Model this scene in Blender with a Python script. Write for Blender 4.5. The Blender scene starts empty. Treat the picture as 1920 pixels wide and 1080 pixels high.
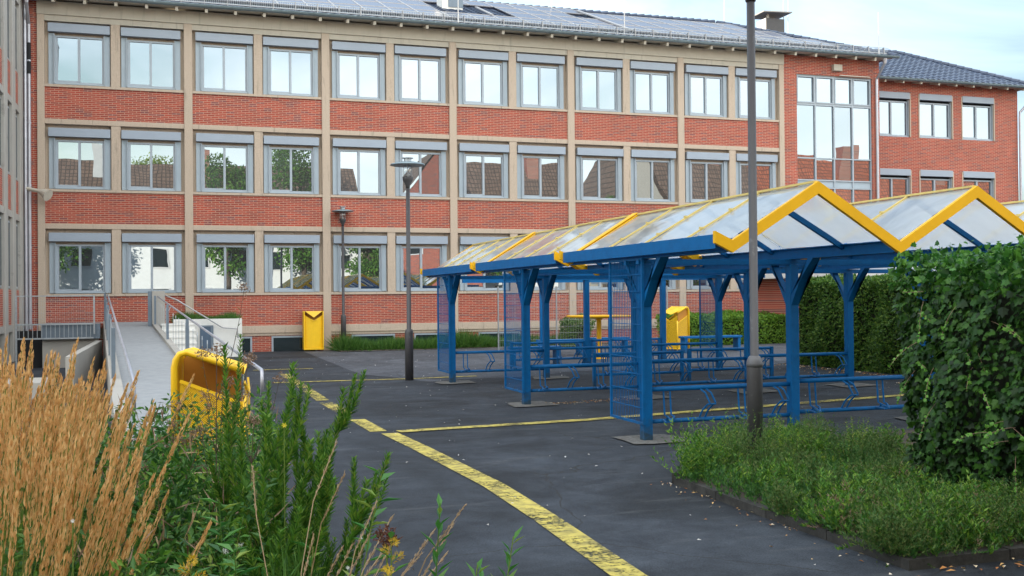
import bpy, math, random
import numpy as np
from mathutils import Vector, Matrix
random.seed(7); RNG = np.random.default_rng(11)
SC = bpy.context.scene
COL = SC.collection
PI = math.pi
rad = math.radians

# ------------------------------------------------------------------ camera
EYE = 1.8
def cam_axes(yaw=.3128, pitch=.0086, roll=-.0089):
    cy, sy = math.cos(yaw), math.sin(yaw)
    fwd = Vector((sy, cy, 0)); right = Vector((cy, -sy, 0)); up = Vector((0, 0, 1))
    f2 = fwd*math.cos(pitch) + up*math.sin(pitch)
    u2 = up*math.cos(pitch) - fwd*math.sin(pitch)
    r3 = right*math.cos(roll) + u2*math.sin(roll)
    u3 = u2*math.cos(roll) - right*math.sin(roll)
    return r3, u3, f2
r3, u3, f2 = cam_axes()
cam = bpy.data.cameras.new('camera')
cam.lens = 1963.4/1920*36; cam.sensor_width = 36; cam.clip_end = 2000; cam.clip_start = .05
cam_o = bpy.data.objects.new('camera', cam); COL.objects.link(cam_o)
M = Matrix.Identity(4)
for i in range(3):
    M[i][0] = r3[i]; M[i][1] = u3[i]; M[i][2] = -f2[i]
M[2][3] = EYE
cam_o.matrix_world = M
SC.camera = cam_o

# ------------------------------------------------------------------ sky, sun, exposure
SUN_EL, SUN_AZ = rad(14), rad(-32)
world = bpy.data.worlds.new("World"); SC.world = world; world.use_nodes = True
nt = world.node_tree; bg = nt.nodes['Background']
sky = nt.nodes.new('ShaderNodeTexSky'); sky.sky_type = 'NISHITA'; sky.sun_disc = False
sky.sun_elevation = SUN_EL; sky.sun_rotation = SUN_AZ; sky.air_density = 1.4; sky.dust_density = .6; sky.ozone_density = 2.0
tc = nt.nodes.new('ShaderNodeTexCoord'); mp = nt.nodes.new('ShaderNodeMapping')
mp.inputs['Scale'].default_value = (1.0, 1.0, 3.2)
no = nt.nodes.new('ShaderNodeTexNoise'); no.inputs['Scale'].default_value = 1.6; no.inputs['Detail'].default_value = 7; no.inputs['Roughness'].default_value = .55; no.inputs['Distortion'].default_value = .6
cr = nt.nodes.new('ShaderNodeValToRGB'); cr.color_ramp.elements[0].position = .40; cr.color_ramp.elements[1].position = .64
cr.color_ramp.elements[0].color = (.06, .06, .06, 1); cr.color_ramp.elements[1].color = (1, 1, 1, 1)
mx = nt.nodes.new('ShaderNodeMixRGB'); mx.inputs[2].default_value = (7.9, 8.8, 9.6, 1)
L = nt.links.new
L(tc.outputs['Generated'], mp.inputs[0]); L(mp.outputs[0], no.inputs['Vector']); L(no.outputs[0], cr.inputs[0])
L(cr.outputs[0], mx.inputs[0]); L(sky.outputs[0], mx.inputs[1])
# sky brightened and warmed behind the camera and overhead, added to light the facade
dt = nt.nodes.new('ShaderNodeVectorMath'); dt.operation = 'DOT_PRODUCT'; dt.inputs[1].default_value = (-.05, -.80, .60)
br = nt.nodes.new('ShaderNodeMapRange'); br.interpolation_type = 'SMOOTHSTEP'
br.inputs['From Min'].default_value = -.45; br.inputs['From Max'].default_value = .55; br.inputs['To Min'].default_value = .63; br.inputs['To Max'].default_value = 2.0
vm = nt.nodes.new('ShaderNodeVectorMath'); vm.operation = 'SCALE'
L(tc.outputs['Generated'], dt.inputs[0]); L(dt.outputs['Value'], br.inputs[0]); L(mx.outputs[0], vm.inputs[0]); L(br.outputs[0], vm.inputs['Scale'])
wt = nt.nodes.new('ShaderNodeMapRange'); wt.inputs['From Min'].default_value = -.45; wt.inputs['From Max'].default_value = .55
tm = nt.nodes.new('ShaderNodeMixRGB'); tm.inputs[1].default_value = (.86, .99, 1.12, 1); tm.inputs[2].default_value = (1.13, 1.0, .88, 1)
vq = nt.nodes.new('ShaderNodeVectorMath'); vq.operation = 'MULTIPLY'
L(dt.outputs['Value'], wt.inputs[0]); L(wt.outputs[0], tm.inputs[0]); L(vm.outputs[0], vq.inputs[0]); L(tm.outputs[0], vq.inputs[1]); L(vq.outputs[0], bg.inputs[0])
bg.inputs[1].default_value = .11
sun = bpy.data.lights.new('sun', 'SUN'); sun.energy = 5.0; sun.angle = rad(.5); sun.color = (1, .87, .7)
sun_o = bpy.data.objects.new('sun', sun); COL.objects.link(sun_o)
sd = Vector((math.sin(SUN_AZ)*math.cos(SUN_EL), math.cos(SUN_AZ)*math.cos(SUN_EL), math.sin(SUN_EL)))
sun_o.rotation_euler = sd.to_track_quat('Z', 'Y').to_euler()
sun_o.location = sd*60
SC.view_settings.view_transform = 'Standard'; SC.view_settings.look = 'None'
SC.view_settings.exposure = 1.2; SC.view_settings.gamma = 1

# ------------------------------------------------------------------ material helpers
def newmat(name):
    m = bpy.data.materials.new(name); m.use_nodes = True
    return m, m.node_tree, m.node_tree.nodes['Principled BSDF']
def node(nt, t, **kw):
    n = nt.nodes.new(t)
    for k, v in kw.items():
        if k in n.inputs: n.inputs[k].default_value = v
        else: setattr(n, k, v)
    return n
def coords(nt, plane='xz', scale=(1, 1, 1)):
    g = node(nt, 'ShaderNodeNewGeometry'); s = node(nt, 'ShaderNodeSeparateXYZ'); c = node(nt, 'ShaderNodeCombineXYZ')
    nt.links.new(g.outputs['Position'], s.inputs[0])
    idx = {'x': 0, 'y': 1, 'z': 2}
    for i, a in enumerate(plane): nt.links.new(s.outputs[idx[a]], c.inputs[i])
    return c.outputs[0]
def plain(name, col, rough=.6, metal=0, var=.12, scale=6, bump=0, bscale=60, spec=.5, stretch=None, dirt=None, streak=False, foot=0):
    m, nt, p = newmat(name)
    g = node(nt, 'ShaderNodeNewGeometry')
    vec = g.outputs['Position']
    if stretch:
        mpn = node(nt, 'ShaderNodeMapping'); mpn.inputs['Scale'].default_value = stretch
        nt.links.new(vec, mpn.inputs[0]); vec = mpn.outputs[0]
    n = node(nt, 'ShaderNodeTexNoise', Scale=scale, Detail=6, Roughness=.65); nt.links.new(vec, n.inputs['Vector'])
    r = node(nt, 'ShaderNodeValToRGB')
    r.color_ramp.elements[0].position = .3; r.color_ramp.elements[1].position = .7
    r.color_ramp.elements[0].color = tuple(c*(1-var) for c in col)+(1,)
    r.color_ramp.elements[1].color = tuple(min(1, c*(1+var)) for c in col)+(1,)
    nt.links.new(n.outputs[0], r.inputs[0])
    out = r.outputs[0]
    if dirt:
        n2 = node(nt, 'ShaderNodeTexNoise', Scale=dirt[1], Detail=8, Roughness=.7); nt.links.new(g.outputs['Position'], n2.inputs['Vector'])
        if streak:
            ms_ = node(nt, 'ShaderNodeMapping'); ms_.inputs['Scale'].default_value = (4, 4, .35); nt.links.new(g.outputs['Position'], ms_.inputs[0]); nt.links.new(ms_.outputs[0], n2.inputs['Vector'])
        r2 = node(nt, 'ShaderNodeValToRGB'); r2.color_ramp.elements[0].position = dirt[2]; r2.color_ramp.elements[1].position = dirt[2]+.15
        mxx = node(nt, 'ShaderNodeMixRGB'); mxx.inputs[2].default_value = dirt[0]+(1,)
        nt.links.new(n2.outputs[0], r2.inputs[0]); nt.links.new(r2.outputs[0], mxx.inputs[0]); nt.links.new(out, mxx.inputs[1]); out = mxx.outputs[0]
    if foot:      # splashed dirt and algae round the foot of posts, ragged edge
        sz = node(nt, 'ShaderNodeSeparateXYZ'); nt.links.new(g.outputs['Position'], sz.inputs[0]); nf = node(nt, 'ShaderNodeTexNoise', Scale=14, Detail=6); nt.links.new(g.outputs['Position'], nf.inputs['Vector'])
        ad = node(nt, 'ShaderNodeMath', operation='MULTIPLY_ADD'); ad.inputs[1].default_value = -foot*2.2; nt.links.new(nf.outputs[0], ad.inputs[0]); nt.links.new(sz.outputs[2], ad.inputs[2])
        mr_ = node(nt, 'ShaderNodeMapRange'); mr_.inputs['From Min'].default_value = -foot*.9; mr_.inputs['From Max'].default_value = foot*.15; mr_.inputs['To Min'].default_value = .8; mr_.inputs['To Max'].default_value = 0; nt.links.new(ad.outputs[0], mr_.inputs[0])
        mf_ = node(nt, 'ShaderNodeMixRGB'); mf_.inputs[2].default_value = (.035, .045, .035, 1); nt.links.new(mr_.outputs[0], mf_.inputs[0]); nt.links.new(out, mf_.inputs[1]); out = mf_.outputs[0]
    nt.links.new(out, p.inputs['Base Color'])
    p.inputs['Roughness'].default_value = rough; p.inputs['Metallic'].default_value = metal
    p.inputs['Specular IOR Level'].default_value = spec
    if bump:
        b = node(nt, 'ShaderNodeBump', Strength=bump, Distance=.01)
        n3 = node(nt, 'ShaderNodeTexNoise', Scale=bscale, Detail=4); nt.links.new(g.outputs['Position'], n3.inputs['Vector'])
        nt.links.new(n3.outputs[0], b.inputs['Height']); nt.links.new(b.outputs[0], p.inputs['Normal'])
    return m
def brickmat(name, plane, c1=(.39, .053, .026), c2=(.24, .034, .023), mortar=(.47, .28, .20), mw=.0095, row=.0625, w=.25, dark=.35):
    m, nt, p = newmat(name); v = coords(nt, plane)
    b = node(nt, 'ShaderNodeTexBrick', Scale=1.0); b.offset = .5
    b.inputs['Color1'].default_value = c1+(1,); b.inputs['Color2'].default_value = c2+(1,); b.inputs['Mortar'].default_value = mortar+(1,)
    b.inputs['Mortar Size'].default_value = mw; b.inputs['Mortar Smooth'].default_value = .3; b.inputs['Brick Width'].default_value = w; b.inputs['Row Height'].default_value = row
    nt.links.new(v, b.inputs['Vector'])
    # odd dark clinker bricks: one noise value per brick cell
    mpn = node(nt, 'ShaderNodeMapping'); mpn.inputs['Scale'].default_value = (1/w, 1/row, 1); nt.links.new(v, mpn.inputs[0])
    wn = node(nt, 'ShaderNodeTexWhiteNoise'); fl = node(nt, 'ShaderNodeVectorMath'); fl.operation = 'FLOOR'
    nt.links.new(mpn.outputs[0], fl.inputs[0]); nt.links.new(fl.outputs[0], wn.inputs['Vector'])
    gt = node(nt, 'ShaderNodeMath'); gt.operation = 'GREATER_THAN'; gt.inputs[1].default_value = .86; nt.links.new(wn.outputs['Value'], gt.inputs[0])
    inv = node(nt, 'ShaderNodeMath'); inv.operation = 'MULTIPLY_ADD'; inv.inputs[1].default_value = -1; inv.inputs[2].default_value = 1; nt.links.new(b.outputs['Fac'], inv.inputs[0])
    ml = node(nt, 'ShaderNodeMath'); ml.operation = 'MULTIPLY'; nt.links.new(gt.outputs[0], ml.inputs[0]); nt.links.new(inv.outputs[0], ml.inputs[1])
    m2 = node(nt, 'ShaderNodeMath'); m2.operation = 'MULTIPLY'; m2.inputs[1].default_value = dark*1.6; nt.links.new(ml.outputs[0], m2.inputs[0])
    mxx = node(nt, 'ShaderNodeMixRGB'); mxx.inputs[2].default_value = (.11, .055, .07, 1)
    nt.links.new(m2.outputs[0], mxx.inputs[0]); nt.links.new(b.outputs['Color'], mxx.inputs[1])
    g = node(nt, 'ShaderNodeNewGeometry'); n = node(nt, 'ShaderNodeTexNoise', Scale=1.1, Detail=5); nt.links.new(g.outputs['Position'], n.inputs['Vector'])
    hs = node(nt, 'ShaderNodeHueSaturation'); mr = node(nt, 'ShaderNodeMapRange'); mr.inputs['To Min'].default_value = .8; mr.inputs['To Max'].default_value = 1.2
    nt.links.new(n.outputs[0], mr.inputs[0]); nt.links.new(mr.outputs[0], hs.inputs['Value']); nt.links.new(mxx.outputs[0], hs.inputs['Color'])
    nt.links.new(hs.outputs[0], p.inputs['Base Color']); p.inputs['Roughness'].default_value = .75
    bm = node(nt, 'ShaderNodeBump', Strength=.5, Distance=.006); nt.links.new(inv.outputs[0], bm.inputs['Height']); nt.links.new(bm.outputs[0], p.inputs['Normal'])
    return m
def leafmat(name, cols, rough=.45, trans=.35, spec=.4):
    m, nt, p = newmat(name); g = node(nt, 'ShaderNodeNewGeometry')
    r = node(nt, 'ShaderNodeValToRGB'); el = r.color_ramp.elements
    while len(el) < len(cols): el.new(.5)
    for i, c in enumerate(cols):
        el[i].position = i/(len(cols)-1); el[i].color = c+(1,)
    nt.links.new(g.outputs['Random Per Island'], r.inputs[0]); nt.links.new(r.outputs[0], p.inputs['Base Color'])
    p.inputs['Roughness'].default_value = rough; p.inputs['Specular IOR Level'].default_value = spec
    if trans:
        t = node(nt, 'ShaderNodeBsdfTranslucent'); ms = node(nt, 'ShaderNodeMixShader'); ms.inputs[0].default_value = trans
        out = nt.nodes['Material Output']
        nt.links.new(r.outputs[0], t.inputs[0]); nt.links.new(p.outputs[0], ms.inputs[1]); nt.links.new(t.outputs[0], ms.inputs[2]); nt.links.new(ms.outputs[0], out.inputs[0])
    return m

MT = {}
MT['brick'] = brickmat('red_brick', 'xz')
MT['brick_side'] = brickmat('red_brick_side', 'yz')
MT['conc'] = plain('washed_concrete', (.47, .38, .30), .9, var=.12, scale=30, bump=.4, bscale=140, dirt=((.27, .225, .18), 2.2, .56), streak=True)
MT['conc_grey'] = plain('grey_concrete', (.36, .34, .31), .9, var=.07, scale=1.2, bump=.3, bscale=80, stretch=(1, 1, .6), dirt=((.2, .19, .17), 1.6, .6))
MT['cream'] = plain('cream_render', (.48, .44, .37), .85, var=.05, scale=3, dirt=((.36, .33, .28), 1.5, .56), streak=True)
MT['box'] = plain('grey_shutter_box', (.29, .34, .41), .45, var=.04, scale=2)
MT['side'] = plain('pale_blue_metal', (.34, .41, .47), .5, var=.05, scale=3)
MT['frame'] = plain('grey_window_frame', (.32, .37, .42), .4, var=.05, scale=4)
MT['zinc'] = plain('zinc', (.2, .26, .29), .42, metal=.55, var=.18, scale=4)
MT['pipe'] = plain('zinc_pipe', (.42, .42, .46), .4, metal=.6, var=.12, scale=3)
MT['galv'] = plain('galvanised_steel', (.36, .39, .42), .42, metal=.6, var=.15, scale=14)
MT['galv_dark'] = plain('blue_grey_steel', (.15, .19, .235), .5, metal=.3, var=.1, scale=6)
MT['tile'] = plain('dark_roof_tile', (.042, .062, .11), .35, var=.3, scale=3)
MT['solar'] = plain('solar_glass', (.15, .155, .20), .22, var=.06, scale=1, spec=.6)
MT['alu'] = plain('aluminium_rail', (.36, .36, .37), .5, metal=0, var=.05)
MT['white'] = plain('white_plaster', (.72, .71, .68), .85, var=.06, scale=2, dirt=((.5, .49, .46), 2.5, .62))
MT['blue'] = plain('blue_paint', (.0015, .105, .30), .5, var=.14, scale=9, dirt=((.02, .06, .13), 9, .60), spec=.2, foot=.22)
MT['yellow'] = plain('yellow_paint', (.80, .43, .006), .5, var=.06, scale=5, spec=.3, dirt=((.55, .34, .04), 6, .72))
MT['yellow_bin'] = plain('yellow_bin_paint', (.83, .50, .012), .35, var=.05, scale=6, dirt=((.5, .33, .05), 9, .72))
MT['rail_y'] = plain('pale_yellow_bar', (.62, .48, .16), .5, var=.08)
MT['anth'] = plain('anthracite_paint', (.048, .046, .05), .5, var=.1, scale=5, dirt=((.11, .11, .115), 8, .6))
MT['collar'] = plain('grey_collar', (.10, .10, .11), .5, var=.08)
MT['pad'] = plain('cobble_pad', (.12, .117, .11), .9, var=.5, scale=22, bump=.8, bscale=24, dirt=((.09, .07, .05), 5, .55))
MT['kerb'] = plain('kerb_stone', (.035, .033, .03), .9, var=.5, scale=9, bump=.5, bscale=50)
MT['soil'] = plain('soil', (.045, .033, .023), .95, var=.35, scale=12, bump=.8, bscale=30)
MT['paver'] = plain('ramp_pavers', (.27, .28, .29), .85, var=.12, scale=6, bump=.2)
MT['bark'] = plain('bark', (.09, .065, .045), .9, var=.3, scale=20, bump=.6, bscale=40)
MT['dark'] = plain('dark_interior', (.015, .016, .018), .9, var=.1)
MT['darkglass'] = plain('dark_basement_glass', (.012, .022, .026), .08, var=.2, spec=.9)
MT['door_blue'] = plain('blue_grey_door', (.07, .11, .17), .45, var=.05)
MT['trim'] = plain('white_trim', (.62, .6, .58), .6, var=.05)

def glassmat(name, mirror=.8, tint=(.73, .86, 1), inner=(.008, .010, .012), wave=.04, wscale=1.2):
    m, nt, p = newmat(name); out = nt.nodes['Material Output']
    g = node(nt, 'ShaderNodeNewGeometry'); n = node(nt, 'ShaderNodeTexNoise', Scale=wscale, Detail=1.5)
    b = node(nt, 'ShaderNodeBump', Strength=wave, Distance=.05)
    gl = node(nt, 'ShaderNodeBsdfGlossy', Roughness=.0); gl.inputs['Color'].default_value = tint+(1,)
    nt.links.new(g.outputs['Position'], n.inputs['Vector']); nt.links.new(n.outputs[0], b.inputs['Height']); nt.links.new(b.outputs[0], gl.inputs['Normal'])
    rr = node(nt, 'ShaderNodeValToRGB'); rr.color_ramp.interpolation = 'CONSTANT'; rr.color_ramp.elements[0].color = inner+(1,); rr.color_ramp.elements[1].position = .55; rr.color_ramp.elements[1].color = tuple(2.2*q for q in inner)+(1,)
    e3 = rr.color_ramp.elements.new(.85); e3.color = (.045, .05, .05, 1)
    nt.links.new(g.outputs['Random Per Island'], rr.inputs[0]); nt.links.new(rr.outputs[0], p.inputs['Base Color']); p.inputs['Roughness'].default_value = .4
    ms = node(nt, 'ShaderNodeMixShader'); mv = node(nt, 'ShaderNodeMapRange'); mv.inputs['To Min'].default_value = mirror*.86; mv.inputs['To Max'].default_value = mirror*1.12
    nt.links.new(g.outputs['Random Per Island'], mv.inputs[0]); nt.links.new(mv.outputs[0], ms.inputs[0])
    nt.links.new(p.outputs[0], ms.inputs[1]); nt.links.new(gl.outputs[0], ms.inputs[2]); nt.links.new(ms.outputs[0], out.inputs[0])
    return m
MT['pane'] = glassmat('window_glass', .285, wave=.05, wscale=.7)
MT['pane_gf'] = glassmat('ground_window_glass', .46, inner=(.008, .010, .011), wave=.06, wscale=.7)
def acrylic():
    m, nt, p = newmat('shelter_acrylic'); out = nt.nodes['Material Output']
    g = node(nt, 'ShaderNodeNewGeometry'); n = node(nt, 'ShaderNodeTexNoise', Scale=1.3, Detail=2, Distortion=.8)
    b = node(nt, 'ShaderNodeBump', Strength=.16, Distance=.06)
    nt.links.new(g.outputs['Position'], n.inputs['Vector']); nt.links.new(n.outputs[0], b.inputs['Height'])
    gl = node(nt, 'ShaderNodeBsdfGlossy', Roughness=.03); nt.links.new(b.outputs[0], gl.inputs['Normal'])
    tr = node(nt, 'ShaderNodeBsdfTransparent'); tr.inputs[0].default_value = (.93, .95, .95, 1)
    df = node(nt, 'ShaderNodeBsdfTranslucent'); df.inputs[0].default_value = (.9, .93, .95, 1)
    dd = node(nt, 'ShaderNodeBsdfDiffuse'); dd.inputs[0].default_value = (.78, .81, .83, 1)
    ad = node(nt, 'ShaderNodeMixShader'); ad.inputs[0].default_value = .5
    nt.links.new(df.outputs[0], ad.inputs[1]); nt.links.new(dd.outputs[0], ad.inputs[2])
    n2 = node(nt, 'ShaderNodeTexNoise', Scale=2.2, Detail=6); nt.links.new(g.outputs['Position'], n2.inputs['Vector'])
    mr = node(nt, 'ShaderNodeMapRange'); mr.inputs['To Min'].default_value = .62; mr.inputs['To Max'].default_value = .86; nt.links.new(n2.outputs[0], mr.inputs[0])
    m1 = node(nt, 'ShaderNodeMixShader'); nt.links.new(mr.outputs[0], m1.inputs[0]); nt.links.new(tr.outputs[0], m1.inputs[1]); nt.links.new(ad.outputs[0], m1.inputs[2])
    lw = node(nt, 'ShaderNodeLayerWeight', Blend=.5); nt.links.new(b.outputs[0], lw.inputs['Normal'])
    pw = node(nt, 'ShaderNodeMath', operation='POWER'); pw.inputs[1].default_value = 4.0; nt.links.new(lw.outputs['Facing'], pw.inputs[0])
    fr = node(nt, 'ShaderNodeMath', operation='MULTIPLY_ADD'); fr.inputs[1].default_value = .85; fr.inputs[2].default_value = .07; nt.links.new(pw.outputs[0], fr.inputs[0])
    m2 = node(nt, 'ShaderNodeMixShader'); nt.links.new(fr.outputs[0], m2.inputs[0]); nt.links.new(m1.outputs[0], m2.inputs[1]); nt.links.new(gl.outputs[0], m2.inputs[2])
    nt.links.new(m2.outputs[0], out.inputs[0])
    return m
MT['acrylic'] = acrylic()
def asphalt(name, c, patch=.3, rough=.8):
    m, nt, p = newmat(name); g = node(nt, 'ShaderNodeNewGeometry')
    def nz(s, d=6, dist=0, r=.6):
        n = node(nt, 'ShaderNodeTexNoise', Scale=s, Detail=d, Roughness=r, Distortion=dist); nt.links.new(g.outputs['Position'], n.inputs['Vector']); return n
    big = nz(.45, 6, 1.2); fine = nz(70, 4, 0, .85)
    r = node(nt, 'ShaderNodeValToRGB'); r.color_ramp.elements[0].position = .35; r.color_ramp.elements[1].position = .68
    r.color_ramp.elements[0].color = tuple(x*(1-patch) for x in c)+(1,); r.color_ramp.elements[1].color = tuple(x*(1+patch) for x in c)+(1,)
    nt.links.new(big.outputs[0], r.inputs[0])
    r2 = node(nt, 'ShaderNodeValToRGB'); r2.color_ramp.elements[0].position = .35; r2.color_ramp.elements[1].position = .7
    r2.color_ramp.elements[0].color = (.45, .45, .45, 1); r2.color_ramp.elements[1].color = (1.9, 1.9, 1.9, 1); nt.links.new(fine.outputs[0], r2.inputs[0])
    mid_ = nz(3.2, 8, .4, .72); r5 = node(nt, 'ShaderNodeValToRGB'); r5.color_ramp.elements[0].position = .36; r5.color_ramp.elements[1].position = .66
    r5.color_ramp.elements[0].color = (.68, .68, .70, 1); r5.color_ramp.elements[1].color = (1.45, 1.42, 1.36, 1); nt.links.new(mid_.outputs[0], r5.inputs[0])
    m5 = node(nt, 'ShaderNodeMixRGB', blend_type='MULTIPLY'); m5.inputs[0].default_value = 1; nt.links.new(r.outputs[0], m5.inputs[1]); nt.links.new(r5.outputs[0], m5.inputs[2])
    ml = node(nt, 'ShaderNodeMixRGB', blend_type='MULTIPLY'); ml.inputs[0].default_value = 1; nt.links.new(m5.outputs[0], ml.inputs[1]); nt.links.new(r2.outputs[0], ml.inputs[2])
    # pale worn scuffs
    mpn = node(nt, 'ShaderNodeMapping'); mpn.inputs['Scale'].default_value = (.5, 3.0, 1); mpn.inputs['Rotation'].default_value = (0, 0, .2); nt.links.new(g.outputs['Position'], mpn.inputs[0])
    sc = node(nt, 'ShaderNodeTexNoise', Scale=1.1, Detail=8, Roughness=.7); nt.links.new(mpn.outputs[0], sc.inputs['Vector'])
    r3_ = node(nt, 'ShaderNodeValToRGB'); r3_.color_ramp.elements[0].position = .56; r3_.color_ramp.elements[1].position = .74
    r3_.color_ramp.elements[1].color = (.5, .5, .5, 1); nt.links.new(sc.outputs[0], r3_.inputs[0])
    mm = node(nt, 'ShaderNodeMixRGB'); mm.inputs[2].default_value = (.105, .108, .112, 1); nt.links.new(r3_.outputs[0], mm.inputs[0]); nt.links.new(ml.outputs[0], mm.inputs[1])
    # cracks
    vo = node(nt, 'ShaderNodeTexVoronoi', feature='DISTANCE_TO_EDGE', Scale=.32); n4 = nz(1.7, 6)
    va = node(nt, 'ShaderNodeMixRGB'); va.inputs[0].default_value = .25; nt.links.new(g.outputs['Position'], va.inputs[1]); nt.links.new(n4.outputs['Color'], va.inputs[2]); nt.links.new(va.outputs[0], vo.inputs['Vector'])
    lt = node(nt, 'ShaderNodeMath', operation='LESS_THAN'); lt.inputs[1].default_value = .0016; nt.links.new(vo.outputs[0], lt.inputs[0])
    mc = node(nt, 'ShaderNodeMixRGB'); mc.inputs[2].default_value = (.018, .018, .018, 1); nt.links.new(lt.outputs[0], mc.inputs[0]); nt.links.new(mm.outputs[0], mc.inputs[1])
    nt.links.new(mc.outputs[0], p.inputs['Base Color']); p.inputs['Roughness'].default_value = rough; p.inputs['Specular IOR Level'].default_value = .35
    b = node(nt, 'ShaderNodeBump', Strength=.6, Distance=.008); nt.links.new(fine.outputs[0], b.inputs['Height']); nt.links.new(b.outputs[0], p.inputs['Normal'])
    return m
MT['asphalt'] = asphalt('dark_asphalt', (.0225, .0275, .036), .5)
MT['asphalt_old'] = asphalt('old_asphalt', (.062, .068, .082), .25)
def linemat(name='worn_yellow_line', lo=.40):
    m, nt, p = newmat(name); out = nt.nodes['Material Output']; g = node(nt, 'ShaderNodeNewGeometry')
    n = node(nt, 'ShaderNodeTexNoise', Scale=26, Detail=8, Roughness=.75); nt.links.new(g.outputs['Position'], n.inputs['Vector'])
    mpn = node(nt, 'ShaderNodeMapping'); mpn.inputs['Scale'].default_value = (1.2, 9, 1); nt.links.new(g.outputs['Position'], mpn.inputs[0])
    w = node(nt, 'ShaderNodeTexNoise', Scale=2.3, Detail=5, Roughness=.6, Distortion=.5); nt.links.new(mpn.outputs[0], w.inputs['Vector'])
    big = node(nt, 'ShaderNodeTexNoise', Scale=1.7, Detail=4); nt.links.new(g.outputs['Position'], big.inputs['Vector'])
    wm = node(nt, 'ShaderNodeMath', operation='MULTIPLY_ADD'); wm.inputs[1].default_value = .45; wm.inputs[2].default_value = .05; nt.links.new(w.outputs[0], wm.inputs[0])
    bm_ = node(nt, 'ShaderNodeMath', operation='MULTIPLY_ADD'); bm_.inputs[1].default_value = .55; nt.links.new(big.outputs[0], bm_.inputs[0]); nt.links.new(wm.outputs[0], bm_.inputs[2])
    a = node(nt, 'ShaderNodeMath', operation='ADD'); nt.links.new(n.outputs[0], a.inputs[0]); nt.links.new(bm_.outputs[0], a.inputs[1])
    r = node(nt, 'ShaderNodeValToRGB'); r.color_ramp.elements[0].position = lo; r.color_ramp.elements[1].position = lo+.07
    a2 = node(nt, 'ShaderNodeMath', operation='MULTIPLY'); a2.inputs[1].default_value = .5; nt.links.new(a.outputs[0], a2.inputs[0]); nt.links.new(a2.outputs[0], r.inputs[0])
    rc = node(nt, 'ShaderNodeValToRGB'); rc.color_ramp.elements[0].color = (.24, .20, .06, 1); rc.color_ramp.elements[1].color = (.53, .43, .09, 1)
    n5 = node(nt, 'ShaderNodeTexNoise', Scale=7, Detail=6); nt.links.new(g.outputs['Position'], n5.inputs['Vector']); rc.color_ramp.elements[0].position = .35; rc.color_ramp.elements[1].position = .6
    nt.links.new(n5.outputs[0], rc.inputs[0]); nt.links.new(rc.outputs[0], p.inputs['Base Color']); p.inputs['Roughness'].default_value = .8
    t = node(nt, 'ShaderNodeBsdfTransparent'); ms = node(nt, 'ShaderNodeMixShader')
    nt.links.new(r.outputs[0], ms.inputs[0]); nt.links.new(t.outputs[0], ms.inputs[1]); nt.links.new(p.outputs[0], ms.inputs[2]); nt.links.new(ms.outputs[0], out.inputs[0])
    return m
MT['line'] = linemat(lo=.452); MT['line_faint'] = linemat('faint_yellow_line', .495)
def perfmat():
    # perforated yellow sheet: round holes cut by transparency
    m, nt, p = newmat('perforated_yellow_sheet'); out = nt.nodes['Material Output']
    tc = node(nt, 'ShaderNodeTexCoord'); uv = tc.outputs['UV']
    mpn = node(nt, 'ShaderNodeMapping'); mpn.inputs['Rotation'].default_value = (0, 0, PI/4); mpn.inputs['Scale'].default_value = (68, 68, 68); nt.links.new(uv, mpn.inputs[0])
    fr = node(nt, 'ShaderNodeVectorMath', operation='FRACTION'); nt.links.new(mpn.outputs[0], fr.inputs[0])
    sb = node(nt, 'ShaderNodeVectorMath', operation='SUBTRACT'); sb.inputs[1].default_value = (.5, .5, 0); nt.links.new(fr.outputs[0], sb.inputs[0])
    s = node(nt, 'ShaderNodeSeparateXYZ'); nt.links.new(sb.outputs[0], s.inputs[0])
    c = node(nt, 'ShaderNodeCombineXYZ'); nt.links.new(s.outputs[0], c.inputs[0]); nt.links.new(s.outputs[1], c.inputs[1])
    ln = node(nt, 'ShaderNodeVectorMath', operation='LENGTH'); nt.links.new(c.outputs[0], ln.inputs[0])
    lt = node(nt, 'ShaderNodeMath', operation='LESS_THAN'); lt.inputs[1].default_value = .33; nt.links.new(ln.outputs['Value'], lt.inputs[0])
    p.inputs['Base Color'].default_value = (.83, .50, .012, 1); p.inputs['Roughness'].default_value = .4
    t = node(nt, 'ShaderNodeBsdfTransparent'); ms = node(nt, 'ShaderNodeMixShader')
    nt.links.new(lt.outputs[0], ms.inputs[0]); nt.links.new(p.outputs[0], ms.inputs[1]); nt.links.new(t.outputs[0], ms.inputs[2]); nt.links.new(ms.outputs[0], out.inputs[0])
    return m
MT['perf'] = perfmat()
def tilemat(name, c, plane='xy'):
    m, nt, p = newmat(name); v = coords(nt, plane)
    b = node(nt, 'ShaderNodeTexBrick', Scale=1.0); b.inputs['Brick Width'].default_value = .3; b.inputs['Row Height'].default_value = .3; b.inputs['Mortar Size'].default_value = .035; b.offset = 0
    b.inputs['Color1'].default_value = c+(1,); b.inputs['Color2'].default_value = tuple(x*.65 for x in c)+(1,); b.inputs['Mortar'].default_value = tuple(x*.3 for x in c)+(1,)
    nt.links.new(v, b.inputs['Vector']); nt.links.new(b.outputs[0], p.inputs['Base Color']); p.inputs['Roughness'].default_value = .8
    bm = node(nt, 'ShaderNodeBump', Strength=.7, Distance=.04, invert=True); nt.links.new(b.outputs['Fac'], bm.inputs['Height']); nt.links.new(bm.outputs[0], p.inputs['Normal'])
    return m
MT['rooftile_brown'] = tilemat('brown_roof_tiles', (.25, .15, .10))
MT['rooftile_orange'] = tilemat('orange_roof_tiles', (.6, .14, .05))
MT['lampglass'] = glassmat('lamp_glass', .12, inner=(.3, .3, .3), wave=0)
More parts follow.
